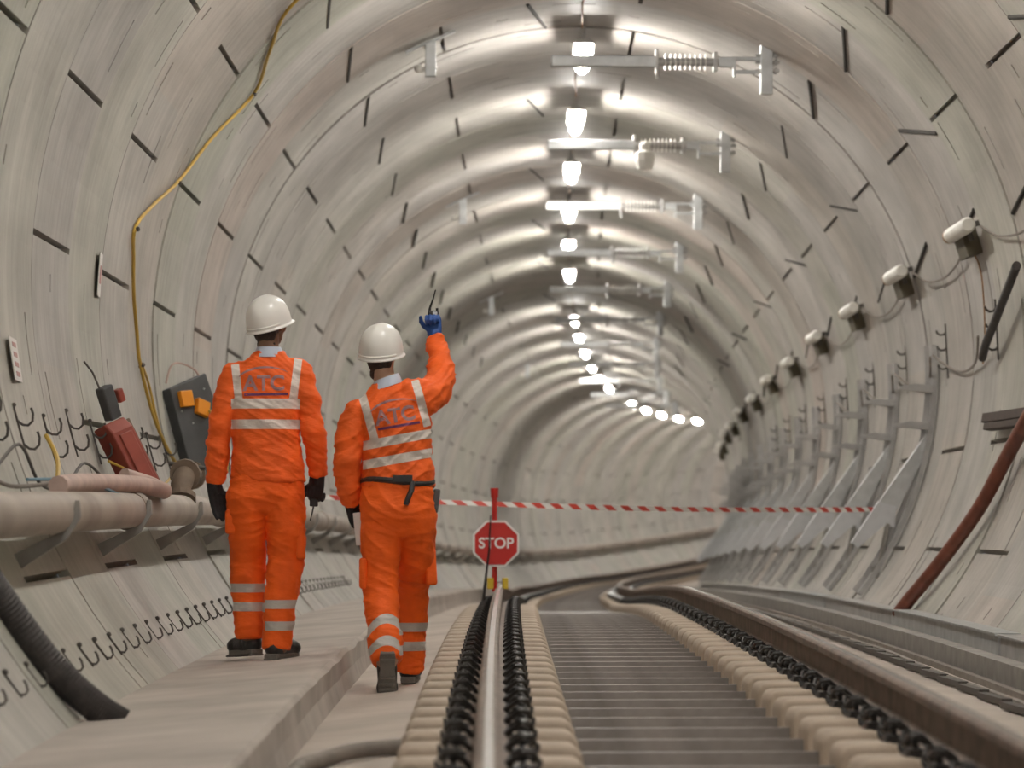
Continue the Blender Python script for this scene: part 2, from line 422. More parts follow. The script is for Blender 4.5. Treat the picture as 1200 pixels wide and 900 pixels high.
while zs < 128:
    o = bpy.data.objects.new('twin_block_sleeper', far); COL.objects.link(o); o.matrix_world = FM(zs, .072, -1.98)
    tag(o, 'tiny concrete twin-block sleeper beyond the stop sign where the track bends right', 'sleeper', 'twin-block sleepers under the rails'); zs += .65

# right-hand troughs and beam
def trough(z0, z1, lx0, lx1, top, name, label, cat, m, lip=True):
    zs = [z0+(z1-z0)*i/max(2, int((z1-z0)/1.)) for i in range(max(2, int((z1-z0)/1.))+1)]
    t = MB(); b = -2.12
    if lip: pr = [(lx0, b), (lx0, top-.012), (lx0-.02, top-.012), (lx0-.02, top), (lx1, top), (lx1, b)]
    else: pr = [(lx0, b), (lx0, top), (lx1, top), (lx1, b)]
    t.sweep(pr, zs); return tag(t.build(name, m), label, cat, 'galvanised trough lengths against the right wall' if name == 'cable_trough' else None)
zs = 9.; k = 0
while zs < 60:
    ln = 6.0
    if k < 6: trough(zs, zs+ln-.02, 2.27+(.01 if k % 2 else 0), 2.40, -1.93-(.006 if k % 2 else 0), 'cable_trough', 'grey galvanised trough length at the foot of the right wall, %s of the line' % ORD[k], 'trough', M_GALVD if k % 2 else M_GALV)
    else: trough(zs, zs+ln-.02, 2.27, 2.40, -1.93, 'cable_trough', 'far length of galvanised trough at the foot of the right wall', 'trough', M_GALVD)
    zs += ln; k += 1
zz = [8+i*1. for i in range(70)]
mb = MB(); mb.sweep([(1.94, -2.12), (2.04, -2.12), (2.04, -2.108), (1.955, -2.108), (1.955, -2.002), (2.04, -2.002), (2.04, -1.99), (1.94, -1.99)], zz)
tag(mb.build('steel_channel', M_ARM), 'long steel channel with a bright upper edge lying beside the right rail', 'steel beam')
zz = [8+i*.8 for i in range(44)]
mb = MB(); mb.sweep([(1.86, -2.12), (1.86, -2.085), (1.90, -2.085), (1.90, -2.12)], zz); mb.tube([P(z, 1.76+.02*math.sin(z*.9), -2.095) for z in [8+i*.4 for i in range(80)]], .014, 6)
t = tag(mb.build('chain_cable', M_GREYHOSE, ), 'thin grey ribbed cable lying between the right rail and the steel channel', 'cable')
mb = MB()
for i in range(38):
    z = 9+i*.8
    mb.box(P(z, 1.70, -2.095), (.05, .62, .03), FM(z).to_3x3().to_4x4())
tag(mb.build('cable_duct', M_WIRE), 'narrow dark duct strip lying on the floor right of the right rail', 'duct')

# ------------------------------------------------------------------ left wall pipe with its brackets
z = -10.8; k = 0
while z < 140:
    mb = MB(); pts = [P(z+i*1., -2.60, -1.21+.03*max(0, (z-40)/60)) for i in range(7)]
    pts[-1] = P(z+5.96, -2.60, -1.21+.03*max(0, (z-40)/60)); mb.tube(pts, .093, 20)
    i = round((z-13.2)/6)
    if 0 <= i < 8: lab = 'dusty grey steel pipe length on the left wall brackets, %s to the camera' % ORD[i]
    elif i < 0: lab = 'dusty grey steel pipe length on the left wall nearer than the picture shows'
    else: lab = 'dusty grey steel pipe length in the far line round the bend of the left wall'
    t = thing('pipe_section', lab, 'pipe', group='steel pipe lengths along the left wall')
    a = mb.build('pipe_barrel', M_PIPE, t, smooth=True)
    c = MB(); c.tube([P(z-.07, -2.60, -1.21), P(z-.05, -2.60, -1.21), P(z+.05, -2.60, -1.21), P(z+.07, -2.60, -1.21)], [.098, .108, .108, .098], 20)
    c.build('coupling', M_PIPE, t, smooth=True)
    z += 6; k += 1
mb = MB()
mb.prism([(-.30, -.30), (-.24, -.31), (.06, -.115), (.12, -.02), (.115, .055), (.095, .055), (.085, -.01), (.03, -.085), (-.29, -.235)], -.03, .03)
br = tag(mb.build('pipe_bracket', M_ARM, bevel=.004), '', 'bracket', 'cantilever brackets under the left wall pipe')
for i in range(24):
    z = 12.75+3.2*i; o = br if i == 0 else br.copy()
    if i: COL.objects.link(o)
    o.matrix_world = FM(z, -2.60, -1.21+.03*max(0, (z-40)/60))
    if i: o['label'] = ('slanting grey bracket holding the left wall pipe, %s to the camera' % ORD[i-1]) if i < 9 else 'far slanting bracket under the left wall pipe'
    else: o['label'] = 'slanting grey bracket holding the left wall pipe just outside the frame'

# cable hangers, upper and lower row, left wall
def hanger():
    t = thing('cable_hanger', '', 'hook', group='double cable hooks above the left pipe')
    mb = MB(); mb.box((.010, 0, 0), (.010, .020, .27)); mb.ball((.014, 0, .125), .012, 8); mb.build('back_bar', M_WIRE, t)
    for z in (.045, -.075):
        mb = MB(); mb.tube([(.012, 0, z), (.03, 0, z-.025), (.055, 0, z-.034), (.08, 0, z-.02), (.092, 0, z+.015), (.090, 0, z+.045)], .0062, 6)
        mb.build('hook', M_WIRE, t)
    return t
h0 = hanger()
for i in range(22):
    z = 14.5+1.07*i; M = WM(z, 195.3+.6*math.sin(i*2.1), 0)
    lab = ('dark double cable hook on the left wall above the pipe, %s' % ORD[i-2]) if 2 <= i < 13 else ('small far double cable hook above the left wall pipe' if i >= 13 else 'dark double cable hook at the left edge of the picture')
    if i == 0: h0.matrix_world = M; h0['label'] = lab
    else: copy_tree(h0, M, lab)
mb = MB(); mb.box((.006, 0, 0), (.008, .016, .12)); mb.ball((.012, 0, .055), .013, 8); mb.tube([(.006, 0, -.045), (.022, 0, -.058), (.040, 0, -.052), (.05, 0, -.025), (.05, 0, -.01)], .005, 6)
jh = tag(mb.build('small_hook', M_WIRE), '', 'hook', 'row of small hooks low on the left wall')
for i in range(46):
    z = 13.15+.6*i; o = jh if i == 0 else jh.copy()
    if i: COL.objects.link(o)
    o.matrix_world = WM(z, 216.6)
    o['label'] = ('small steel hook low on the left wall, %s of its row' % ORD[i]) if i < 12 else 'tiny far steel hook in the row low on the left wall'

# loose cables in the hooks
def cable(name, pts, r, m, label, cat='cable', n=6, group=None, sub=6):
    P3 = [Vector(p) for p in pts]; out = []
    for i in range(len(P3)-1):
        p0, p1, p2, p3 = P3[max(i-1, 0)], P3[i], P3[i+1], P3[min(i+2, len(P3)-1)]
        for k in range(sub):
            t = k/sub; out.append(.5*((2*p1)+(p2-p0)*t+(2*p0-5*p1+4*p2-p3)*t*t+(3*p1-p0-3*p2+p3)*t**3))
    out.append(P3[-1]); mb = MB(); mb.tube(out, r, n)
    return tag(mb.build(name, m, smooth=True), label, cat, group)
cable('loose_cable', [P(14.6, -2.86, -.88), P(15.6, -2.84, -1.03), P(16.7, -2.85, -.90), P(17.3, -2.83, -1.08), P(18.2, -2.82, -1.09), P(19.2, -2.84, -.96), P(19.9, -2.80, -1.06)], .008, M_WIRE, 'dark loose cable sagging from hook to hook above the left pipe')
cable('loose_cable', [P(15.2, -2.84, -.99), P(16.1, -2.82, -1.09), P(17.0, -2.72, -1.08), P(17.6, -2.66, -1.10)], .010, M_GREYHOSE, 'short grey cable end lying over the left pipe')
cable('loose_cable', [P(16.9, -2.84, -1.06), P(17.5, -2.70, -1.06), P(18.2, -2.62, -1.10), P(18.5, -2.56, -1.14)], .008, M_BLUE, 'pale blue cable end lying over the left pipe')
cable('loose_cable', [P(18.4, -2.94, -.83), P(18.2, -2.86, -.95), P(17.7, -2.80, -1.08)], .012, M_YEL, 'short dirty yellow cable hanging in the hooks above the pink hose')
cable('loose_cable', [P(20.7, -2.88, -.93), P(21.2, -2.74, -1.02), P(21.9, -2.80, -1.05), P(22.6, -2.86, -.94), P(23.4, -2.84, -1.04), P(24.3, -2.86, -.98)], .008, M_YEL, 'thin yellow cable tangled round the foot of the red case')
cable('loose_cable', [P(25.7, -3.03, -.30), P(25.75, -3.0, -.18), P(25.9, -2.95, -.15), P(26.05, -2.86, -.19), P(26.1, -2.82, -.26)], .008, M_PINK, 'thin pale cable looping above the charcoal board')
# pink hose lying on the pipe and doubling back
cable('pink_hose', [P(16.6, -2.66, -1.09), P(17.4, -2.67, -1.075), P(18.4, -2.64, -1.07), P(19.3, -2.56, -1.075), P(19.75, -2.49, -1.10), P(20.1, -2.52, -1.10), P(20.3, -2.62, -1.06), P(20.2, -2.74, -1.02)], .046, M_PINK, 'thick dusty pink hose lying on top of the left pipe and doubling back', 'hose', 12)
# dark ribbed hose from pipe to walkway
pts = [(14.0, -2.86, -1.02), (14.25, -2.80, -1.22), (14.45, -2.72, -1.40), (14.55, -2.60, -1.60), (14.6, -2.44, -1.82), (14.6, -2.28, -1.97), (14.6, -2.16, -2.05)]
mb = MB(); P3 = [P(*p) for p in pts]; out = []
for i in range(len(P3)-1):
    p0, p1, p2, p3 = P3[max(i-1, 0)], P3[i], P3[i+1], P3[min(i+2, len(P3)-1)]
    for k in range(26):
        t = k/26; out.append(.5*((2*p1)+(p2-p0)*t+(2*p0-5*p1+4*p2-p3)*t*t+(3*p1-p0-3*p2+p3)*t**3))
mb.tube(out, [.066 if i % 2 else .061 for i in range(len(out))], 18)
tag(mb.build('ribbed_hose', M_DARKHOSE, smooth=False), 'thick dark ribbed hose coming down the left wall onto the walkway', 'hose')
cable('floor_hose', [P(12.2, -1.33, -2.135), P(12.9, -1.385, -2.13), P(13.35, -1.375, -2.125), P(13.62, -1.31, -2.12), P(13.75, -1.2, -2.10), P(13.85, -1.03, -2.09), P(13.9, -.9, -2.085)], .031, M_GREYHOSE, 'grey hose curving over the floor to the left ends of the sleepers', 'hose', 12)
cable('yellow_cable', [P(24.3, 0, 3.07), WP(24.4, 100, 3.08), WP(24.5, 116, 3.08), WP(24.85, 132, 3.08), WP(25.6, 138, 3.075), WP(26.4, 143.1, 3.07), WP(25.8, 152, 3.075), WP(25.05, 159.6, 3.07), WP(24.1, 164.5, 3.07), WP(23.5, 168.4, 3.08),
      WP(23.7, 172, 3.08), WP(23.95, 176.3, 3.08), WP(24.2, 180.3, 3.08), WP(24.35, 184.4, 3.08), WP(24.8, 191.7, 3.07), WP(25.55, 197.1, 3.06), WP(26.2, 199.5, 3.0)], .0125, M_YEL, 'long yellow cable hanging down the left wall from the crown', 'cable', 8)
cable('yellow_cable', [WP(24.35, 184.2, 3.07), WP(24.7, 186.5, 3.07), WP(24.75, 190, 3.06), WP(24.95, 193, 3.07)], .009, M_YEL, 'thin short yellow cable strand beside the long yellow cable')
for z, th in ((25.05, 159.8), (23.5, 168.5), (24.35, 184.3), (26.4, 143.3)):
    mb = MB(); mb.tube([(.04, -.05, 0), (.045, .05, 0), (.0, .09, -.01)], .007, 6); mb.ball((.035, 0, 0), .018, 8)
    tag(mb.build('cable_tie', M_WIRE, M=WM(z, th)), {159.8: 'small dark fixing on the yellow cable at a joint slot, second from the top', 168.5: 'small dark fixing where the yellow cable turns straight down', 184.3: 'small dark fixing low on the yellow cable level with the board', 143.3: 'small dark fixing on the yellow cable at a joint slot, topmost'}[th], 'fixing')

# red case, radio, board, fitting, sheets on the left wall
def leaning(c0, c1, out):                               # frame with z from c0 (foot) to c1 (top), x facing 'out'
    Z = (c1-c0).normalized(); X = (out-Z*out.dot(Z)).normalized(); Y = Z.cross(X)
    M = Matrix((X, Y, Z)).transposed().to_4x4(); M.translation = c0; return M
t = thing('red_case', 'red-brown case leaning against the left wall on the pipe', 'case', leaning(P(21.0, -2.70, -1.13), P(21.0, -2.93, -.67), Vector((.75, -.65, .1))))
mb = MB(); mb.prism([(-.06, 0), (.05, 0), (.085, .05), (.085, .40), (.05, .47), (-.06, .47)], -.085, .085); mb.build('shell', M_REDCASE, t, bevel=.012)
mb = MB(); mb.box((.09, 0, .22), (.012, .10, .32)); mb.build('raised_face', M_REDCASE, t, bevel=.006)
mb = MB(); mb.box((0, .10, .25), (.10, .035, .40)); mb.build('side_frame', M_FITTING, t, bevel=.004)
t = thing('radio_unit', 'black box with a thin aerial fixed above the red case', 'radio', leaning(P(21.15, -2.90, -.68), P(21.1, -2.96, -.47), Vector((.8, -.6, 0))))
mb = MB(); mb.box((0, 0, .10), (.07, .09, .20)); mb.build('body', M_BOARD, t, bevel=.01)
mb = MB(); mb.tube([(0, -.03, .17), (-.01, -.04, .30), (-.02, -.07, .38)], .006, 6); mb.build('aerial', M_WIRE, t)
mb = MB(); mb.box((0, .10, .11), (.05, .05, .08)); mb.build('red_cap', M_REDCASE, t, bevel=.01)
TL, TR, BL = P(25.8, -3.02, -.335), P(26.15, -2.75, -.25), P(25.8, -2.84, -.99)
X = (TR-TL).normalized(); Z = (TL-BL).normalized(); Y = Z.cross(X).normalized(); Z = X.cross(Y)
M = Matrix((X, Y, Z)).transposed().to_4x4(); M.translation = BL
t = thing('equipment_board', 'charcoal board leaning on the left wall behind the left worker, with two orange sockets', 'board', M)
wid = (TR-TL).length; wid = .46; hh = .68
mb = MB(); mb.prism([(0, -.02), (wid*.9, 0), (wid, hh*.55), (wid*.93, hh+.05), (.02, hh)], 0, .09); mb.build('panel', M_BOARD, t, bevel=.008)
for (a, b, rz) in ((.13, .58, .1), (.27, .49, .5)):
    mb = MB(); mb.box((0, 0, 0), (.12, .04, .115), Matrix.Rotation(rz, 4, 'Y')); o = mb.build('socket', M_ORANGE, t, bevel=.006); o.location = (a, -.02, b)
mb = MB()
for a, b in ((.15, .40), (.27, .27), (.07, .5), (.36, .62)): mb.ball((a, -.003, b), .008, 8)
mb.build('screws', M_GALV, t)
mb = MB(); mb.box((0, 0, 0), (.05, .05, .09), Matrix.Rotation(.5, 4, 'Y')); o = mb.build('socket', M_ORANGE, t, bevel=.01); o.location = (.24, -.10, .10)
def BP(x, y, z): return M @ Vector((x, y, z))
cable('yellow_lead', [BP(.30, -.05, .46), BP(.32, -.08, .38), BP(.33, -.06, .27), BP(.32, -.10, .16), BP(.26, -.13, .10), BP(.18, -.16, .0)], .011, M_YEL, 'yellow lead hanging from the lower orange socket of the board', 'cable')
t = thing('pipe_fitting', 'brown dusty elbow fitting standing on the left pipe beside the board', 'pipe fitting', FM(22.45, -2.60, -1.12))
mb = MB(); mb.tube([(-.02, -.25, -.02), (-.02, -.20, .06), (0, -.10, .13), (.03, .05, .13), (.05, .25, .12)], [.06, .065, .07, .065, .06], 14); mb.build('elbow', M_FITTING, t, smooth=True)
for q, r_ in (([(0, -.13, .13), (.005, -.09, .135)], .095), ([(.03, .16, .13), (.034, .2, .128)], .09), ([(-.02, -.26, -.03), (-.02, -.24, .0)], .095)):
    mb = MB(); mb.tube(q, r_, 14); mb.build('flange', M_FITTING, t)
mb = MB(); mb.cyl((-.10, -.05, .20), (.12, -.02, .17), .014, 8); mb.cyl((0, -.04, .12), (0, -.04, .2), .02, 8); mb.build('handle', M_WIRE, t)
def sheet(z, th0, th1, w, label, rows):
    t = thing('wall_sheet', label, 'sign', WM(z, (th0+th1)/2, .018))
    h = math.radians(abs(th1-th0))*3.1
    mb = MB(); mb.box((0, 0, 0), (.004, w, h)); mb.build('sheet', M_PAPER, t)
    mb = MB()
    for k in range(rows): mb.box((.004, 0, h*(.5-(k+.7)/(rows+.4))), (.002, w*.45, h/rows*.42))
    mb.build('faded_print', M_PRINT, t)
sheet(18.05, 186.6, 190.6, .46, 'white sheet with faded red marks on the left wall near the picture edge', 4)
sheet(22.0, 173.6, 178.4, .26, 'tall narrow white strip stuck on the left wall beside the yellow cable', 1)

# ------------------------------------------------------------------ overhead line supports
def support():
    t = thing('overhead_support', '', 'support arm', group='overhead line support arms under the crown')
    mb = MB(); mb.box((-.41-.02, 0, 0), (.88, .10, .095)); mb.build('square_tube', M_GALV, t, bevel=.008)
    mb = MB(); mb.cyl((0, 0, 0), (.62, 0, 0), .035, 14)
    mb.box((.01, 0, .0), (.02, .13, .20)); mb.box((.50, 0, .0), (.03, .12, .16)); mb.box((.02, 0, -.10), (.03, .03, .08))
    mb.build('insulator_rod', M_GALVD, t, smooth=True)
    mb = MB()
    for k in range(9): mb.cyl((.08+k*.042, 0, 0), (.086+k*.042, 0, 0), .07, 16)
    mb.build('insulator_fins', M_WHITEP, t, smooth=True)
    mb = MB(); mb.box((.60, 0, 0), (.14, .08, .08)); mb.box((.78, 0, .03), (.28, .03, .03)); mb.box((.78, 0, -.08), (.26, .025, .03)); mb.box((.66, 0, -.05), (.02, .06, .16)); mb.build('clamp', M_GALV, t, bevel=.004)
    mb = MB(); mb.box((.93, 0, -.04), (.10, .10, .46)); mb.box((.95, 0, .15), (.34, .16, .018), Matrix.Rotation(.48, 4, 'Y')); mb.build('drop_bracket', M_GALV, t, bevel=.005)
    mb = MB()
    for z in (.06, .0, -.07): mb.cyl((.84, 0, z), (1.04, 0, z), .014, 8); mb.cyl((1.0, 0, z), (1.02, 0, z), .028, 6)
    mb.build('bolts', M_GALVD, t)
    return t
s0 = support()
for i in range(11):
    z = 30.1+6.27*i; M = FM(z, .61, 2.57)
    lab = 'grey overhead support arm with ribbed insulator under the crown, %s' % ORD[i]
    if i == 0: s0.matrix_world = M; s0['label'] = lab
    else: copy_tree(s0, M, lab)
mb = MB(); mb.loft([(0, 0, -.20, .05, .05), (0, 0, -.19, .075, .06), (0, 0, -.10, .10, .08), (0, 0, -.02, .10, .08), (0, 0, .0, .05, .04), (0, 0, .06, .055, .05), (0, 0, .09, .02, .02)], 8)
tag(mb.build('hanging_cover', M_WHITEP, smooth=False, M=FM(36.2, .72, 2.50)), 'white faceted plastic cover hanging on the second overhead support arm', 'cover')
def hangplate():
    t = thing('hanging_plate', '', 'bracket', group='galvanised hanging plates left of the crown')
    mb = MB(); mb.box((0, 0, -.17), (.09, .10, .30)); mb.box((0, 0, -.02), (.46, .10, .02), Matrix.Rotation(-.42, 4, 'Y')); mb.build('plate', M_GALV, t, bevel=.006)
    mb = MB(); mb.cyl((-.13, 0, -.25), (.06, 0, -.25), .018, 10); mb.ball((-.10, 0, -.25), .038, 10); mb.build('insulator', M_WHITEP, t, smooth=True)
    return t
p0 = hangplate()
for i, z in enumerate((30.65, 44.2, 59.6, 77.7)):
    M = FM(z, -1.28, 2.82)
    lab = 'galvanised plate hanging from the lining left of the lamps, %s' % ORD[i]
    if i == 0: p0.matrix_world = M; p0['label'] = lab
    else: copy_tree(p0, M, lab)

# ------------------------------------------------------------------ right wall lights and cables
def wall_light():
    t = thing('wall_light', '', 'lamp', group='unlit tube lights on the right wall')
    mb = MB(); mb.tube([(.14, -.42, 0), (.14, -.40, 0), (.14, .62, 0), (.14, .66, 0)], [.04, .06, .06, .045], 16); mb.build('tube_cover', M_WHITEP, t, smooth=True)
    mb = MB(); mb.tube([(.14, -.50, 0), (.14, -.42, 0)], .058, 14); mb.build('end_cap', M_RUSTC, t)
    mb = MB(); mb.box((.06, -.25, -.10), (.12, .50, .22)); mb.build('backing_box', M_OLIVE, t, bevel=.006)
    mb = MB(); mb.cyl((.10, .3, -.05), (.10, .3, -.11), .02, 8); mb.box((.05, .3, 0), (.1, .05, .04)); mb.build('gland', M_WIRE, t)
    return t
w0 = wall_light(); NW = 12
for i in range(-2, NW):
    z = 27.3+4.68*i; M = Matrix.Rotation(0, 4, 'Z') @ WM(z, 18.3+.4*math.sin(i*3)); M = Matrix.Translation(M.translation) @ Matrix.Rotation(-(skew(z)+hd(z)), 4, 'Z') @ Matrix.Translation(-M.translation) @ M
    lab = ('unlit white tube light on the right wall, %s of the row' % ORD[i]) if i >= 0 else 'unlit white tube light on the right wall nearer than the picture shows'
    if i == -2: w0.matrix_world = M; w0['label'] = lab
    else: copy_tree(w0, M, lab)
for i in range(-1, 6):
    z = 27.6+4.68*i; q = 4.68-.9
    cable('drooping_cable', [WP(z+q*k/6, 17.0-3.2*math.sin(math.pi*k/6)**.8 if 0 < k < 6 else 17.6, 3.05) for k in range(7)], .009, M_GREYHOSE,
          'thin grey cable drooping between wall lights, %s span' % (ORD[i+1]), 'cable', 5, 'cables drooping between the right wall lights')
cable('thin_brown_cable', [WP(27.35, 16.5, 3.0), WP(27.5, 13, 3.08), WP(27.6, 8, 3.08), WP(27.75, 2, 3.08), WP(27.8, -1, 3.07)], .006, M_RUSTC, 'thin brown wire hanging straight down from the nearest right wall light')
# cable hangers on the right wall
def rhanger():
    t = thing('wall_hook_rail', '', 'hook', group='hook rails on the right wall')
    mb = MB(); mb.box((.012, 0, 0), (.012, .018, .46)); mb.build('back_bar', M_WIRE, t)
    for z in (.16, .03, -.13):
        mb = MB(); mb.tube([(.01, 0, z), (.03, 0, z-.02), (.06, 0, z-.022), (.085, 0, z-.004), (.09, 0, z+.018)], .009, 6); mb.build('hook', M_WIRE, t)
    return t
r0 = rhanger()
for i in range(9):
    z = 27.1+3.2*i; M = WM(z, 3.2)
    lab = 'upright hook rail high on the right wall, %s' % ORD[i]
    if i == 0: r0.matrix_world = M; r0['label'] = lab
    else: copy_tree(r0, M, lab)
for i in range(4):
    z = 27.3+3.2*i
    cable('slack_cable', [WP(z, 2.5, 2.97), WP(z+.8, -.5, 3.05), WP(z+1.7, -1.2, 3.06), WP(z+2.5, .3, 3.04), WP(z+3, 2.6, 2.97)], .011, M_GREYHOSE, 'slack grey cable sagging between hook rails on the right wall, %s span' % ORD[i], 'cable', 5, 'slack cables on the right wall')
cable('black_hose', [WP(27.3, -.6, 3.0), WP(26.9, 1.3, 2.98), WP(26.4, 3.6, 2.98), WP(25.8, 6.3, 2.98), WP(24.9, 9.6, 2.97)], .032, M_DARKHOSE, 'black hose end sloping down the right wall at the picture edge', 'hose', 10)
cable('red_pipe', [WP(24.0, -8, 3.0), WP(24.6, -12, 3.0), WP(25.1, -16.2, 3.0), WP(25.55, -22.5, 3.0), WP(26.0, -28, 3.0), WP(26.35, -33.5, 3.0), WP(26.65, -37.8, 3.01), WP(26.8, -40.5, 3.03)], .052, M_REDPIPE, 'thick red-brown conduit curving down the right wall to the trough', 'pipe', 14)
t = thing('timber_bracket', 'two dark brown timbers fixed to the right wall at the picture edge', 'timber', WM(25.3, -10.3))
mb = MB(); mb.box((.04, -.1, -.04), (.07, 2.2, .05)); mb.build('long_timber', M_BROWN, t, bevel=.004)
mb = MB(); mb.box((.04, -.45, .025), (.08, 1.7, .07)); mb.build('short_timber', M_BROWN, t, bevel=.004)
# wall brackets for the emergency walkway
def wall_bracket():
    t = thing('walkway_bracket', '', 'bracket', group='steel walkway brackets on the right wall')
    def W2(a, r): a = math.radians(a); return (r*math.cos(a), r*math.sin(a))
    mb = MB(); A = [5-(5+38)*k/16 for k in range(17)]
    mb.prism([W2(a, 3.085) for a in A]+[W2(a, 3.045) for a in A[::-1]], -.065, .065)
    mb.prism([W2(a, 3.06) for a in A]+[W2(a, 3.0) for a in A[::-1]], .05, .065); mb.build('curved_post', M_GALVD, t)
    for a in (-2.2, -8.3):
        x, z = W2(a, 3.06); mb = MB()
        mb.prism([(x, z+.035), (x-.17, z+.05), (x-.30, z+.025), (x-.30, z), (x, z-.03)], -.035, .035); mb.build('cable_arm', M_GALVD, t, bevel=.003)
    mb = MB(); mb.prism([(3.03, -.47), (3.03, -.60), (2.74, -1.17), (2.58, -1.14), (2.62, -1.06)], -.03, -.018); mb.prism([(3.03, -.462), (3.03, -.475), (2.62, -1.065), (2.58, -1.14), (2.572, -1.135), (2.612, -1.055)], -.03, .045); mb.build('upper_arm', M_GALV, t)
    mb = MB(); mb.prism([(2.59, -1.09), (2.73, -1.13), (2.72, -1.31), (2.62, -1.30), (2.40, -1.49), (2.35, -1.45)], -.05, -.038); mb.prism([(2.59, -1.09), (2.35, -1.45), (2.342, -1.444), (2.582, -1.084)], -.05, .03); mb.build('lower_arm', M_GALVL, t)
    mb = MB(); mb.tube([(2.66, -.035, -1.28), (2.60, -.02, -1.62), (2.545, 0, -1.68)], .026, 6); mb.box((2.555, 0, -1.70), (.06, .10, .10)); mb.build('strut', M_ARM, t)
    return t
b0 = wall_bracket()
for i in range(14):
    z = 31.1+3.2*i; M = FM(z, 0, 0)
    lab = ('steel walkway bracket with a pale folded arm on the right wall, %s' % ORD[i])
    if i == 0: b0.matrix_world = M; b0['label'] = lab
    else: copy_tree(b0, M, lab)

# ------------------------------------------------------------------ stop sign and barrier tape
t = thing('stop_sign', 'red octagonal STOP sign on a red pole clamped to the left rail', 'sign', FM(29.0, -.725, -1.80))
Mi = t.matrix_world.copy()
mb = MB(); mb.cyl((0, 0, -.03), (0, 0, .72), .022, 12); mb.cyl((0, 0, .72), (0, 0, .80), .030, 12, .034); mb.build('pole', M_SIGNRED, t, smooth=True)
def octo(r, y0, y1): 
    m_ = MB(); m_.prism([(r*math.cos(math.pi/8+k*math.pi/4), r*math.sin(math.pi/8+k*math.pi/4)) for k in range(8)], y0, y1); return m_
CZ = .355
o = octo(.20, -.045, -.035).build('sign_border', M_SIGNWHITE, t); o.location = (.01, 0, CZ)
o = octo(.183, -.049, -.044).build('sign_face', M_SIGNRED, t); o.location = (.01, 0, CZ)
def text_mesh(body, size, ext, m, name, parent, bold=.0):
    cu = bpy.data.curves.new(name, 'FONT'); cu.body = body; cu.size = size; cu.extrude = ext; cu.align_x = 'CENTER'; cu.align_y = 'CENTER'; cu.offset = bold
    ob = bpy.data.objects.new(name, cu); COL.objects.link(ob)
    me = bpy.data.meshes.new_from_object(ob.evaluated_get(bpy.context.evaluated_depsgraph_get()))
    bpy.data.objects.remove(ob); me.materials.clear(); me.materials.append(m)
    o = bpy.data.objects.new(name, me); COL.objects.link(o); o.parent = parent; return o
o = text_mesh('STOP', .118, .002, M_SIGNWHITE, 'sign_lettering', t, .0025); o.rotation_euler = (math.pi/2, 0, 0); o.location = (.01, -.051, CZ)
mb = MB(); mb.tube([(-.035, -.065, .58), (-.045, -.065, .30), (-.075, -.045, .06), (-.09, -.02, -.10)], [.010, .012, .022, .03], 8, flat=.5); mb.build('black_strap', M_BLACK, t)
mb = MB()
mb.box((-.035, 0, .035), (.05, .10, .09)); mb.build('rail_clamp', M_CLAMPY, t, bevel=.006)
mb = MB(); mb.box((.085, 0, .035), (.045, .10, .09)); mb.build('rail_clamp', M_CLAMPY, t, bevel=.006)
mb = MB(); mb.cyl((-.03, 0, .05), (.09, 0, .05), .012, 8); mb.build('clamp_bolt', M_GALVD, t)
tape_m, N, L, B = newmat('red_white_tape')
uvn = N.new('ShaderNodeUVMap'); uvn.uv_map = 'UVMap'; sp = N.new('ShaderNodeSeparateXYZ'); L.new(uvn.outputs[0], sp.inputs[0])
a1 = N.new('ShaderNodeMath'); a1.operation = 'ADD'; L.new(sp.outputs[0], a1.inputs[0]); L.new(sp.outputs[1], a1.inputs[1])
fr = N.new('ShaderNodeMath'); fr.operation = 'FRACT'; L.new(a1.outputs[0], fr.inputs[0])
gt = N.new('ShaderNodeMath'); gt.operation = 'GREATER_THAN'; gt.inputs[1].default_value = .5; L.new(fr.outputs[0], gt.inputs[0])
mx = N.new('ShaderNodeMix'); mx.data_type = 'RGBA'; mx.inputs[6].default_value = (.80, .78, .75, 1); mx.inputs[7].default_value = (.62, .07, .05, 1)
L.new(gt.outputs[0], mx.inputs[0]); L.new(mx.outputs[2], B.inputs['Base Color']); B.inputs['Roughness'].default_value = .4
ends = [P(29.3, -2.9, -1.02), P(29.1, -1.9, -1.085), P(29.0, -.725, -1.13), P(29.6, .6, -1.165), P(30.4, 1.8, -1.165), P(31.2, 2.62, -1.155)]
pl = []
for i in range(5):
    for k in range(12):
        t_ = k/12; p0, p1, p2, p3 = ends[max(i-1, 0)], ends[i], ends[i+1], ends[min(i+2, 5)]
        pl.append(.5*((2*p1)+(p2-p0)*t_+(2*p0-5*p1+4*p2-p3)*t_*t_+(3*p1-p0-3*p2+p3)*t_**3))
pl.append(ends[-1]); vs = []; uvs = []; d = 0
for i, p in enumerate(pl):
    if i: d += (p-pl[i-1]).length
    tw = .5*math.sin(d*1.1); h = .021
    off = Vector((0, math.sin(tw)*h, math.cos(tw)*h)); vs += [p-off-Vector((0, .001, 0)), p+off-Vector((0, .001, 0)), p+off+Vector((0, .001, 0)), p-off+Vector((0, .001, 0))]; uvs.append(d/.165)
fs = []; fu = []
for i in range(len(pl)-1):
    for j in range(4):
        fs.append((i*4+j, i*4+(j+1) % 4, (i+1)*4+(j+1) % 4, (i+1)*4+j)); vv = [0, .35, .35, 0]
        fu += [(uvs[i], vv[j]), (uvs[i], vv[(j+1) % 4]), (uvs[i+1], vv[(j+1) % 4]), (uvs[i+1], vv[j])]
me = bpy.data.meshes.new('barrier_tape'); me.from_pydata([tuple(v) for v in vs], [], fs); me.materials.append(tape_m)
me.uv_layers.new(name='UVMap').data.foreach_set('uv', [c for q in fu for c in q])
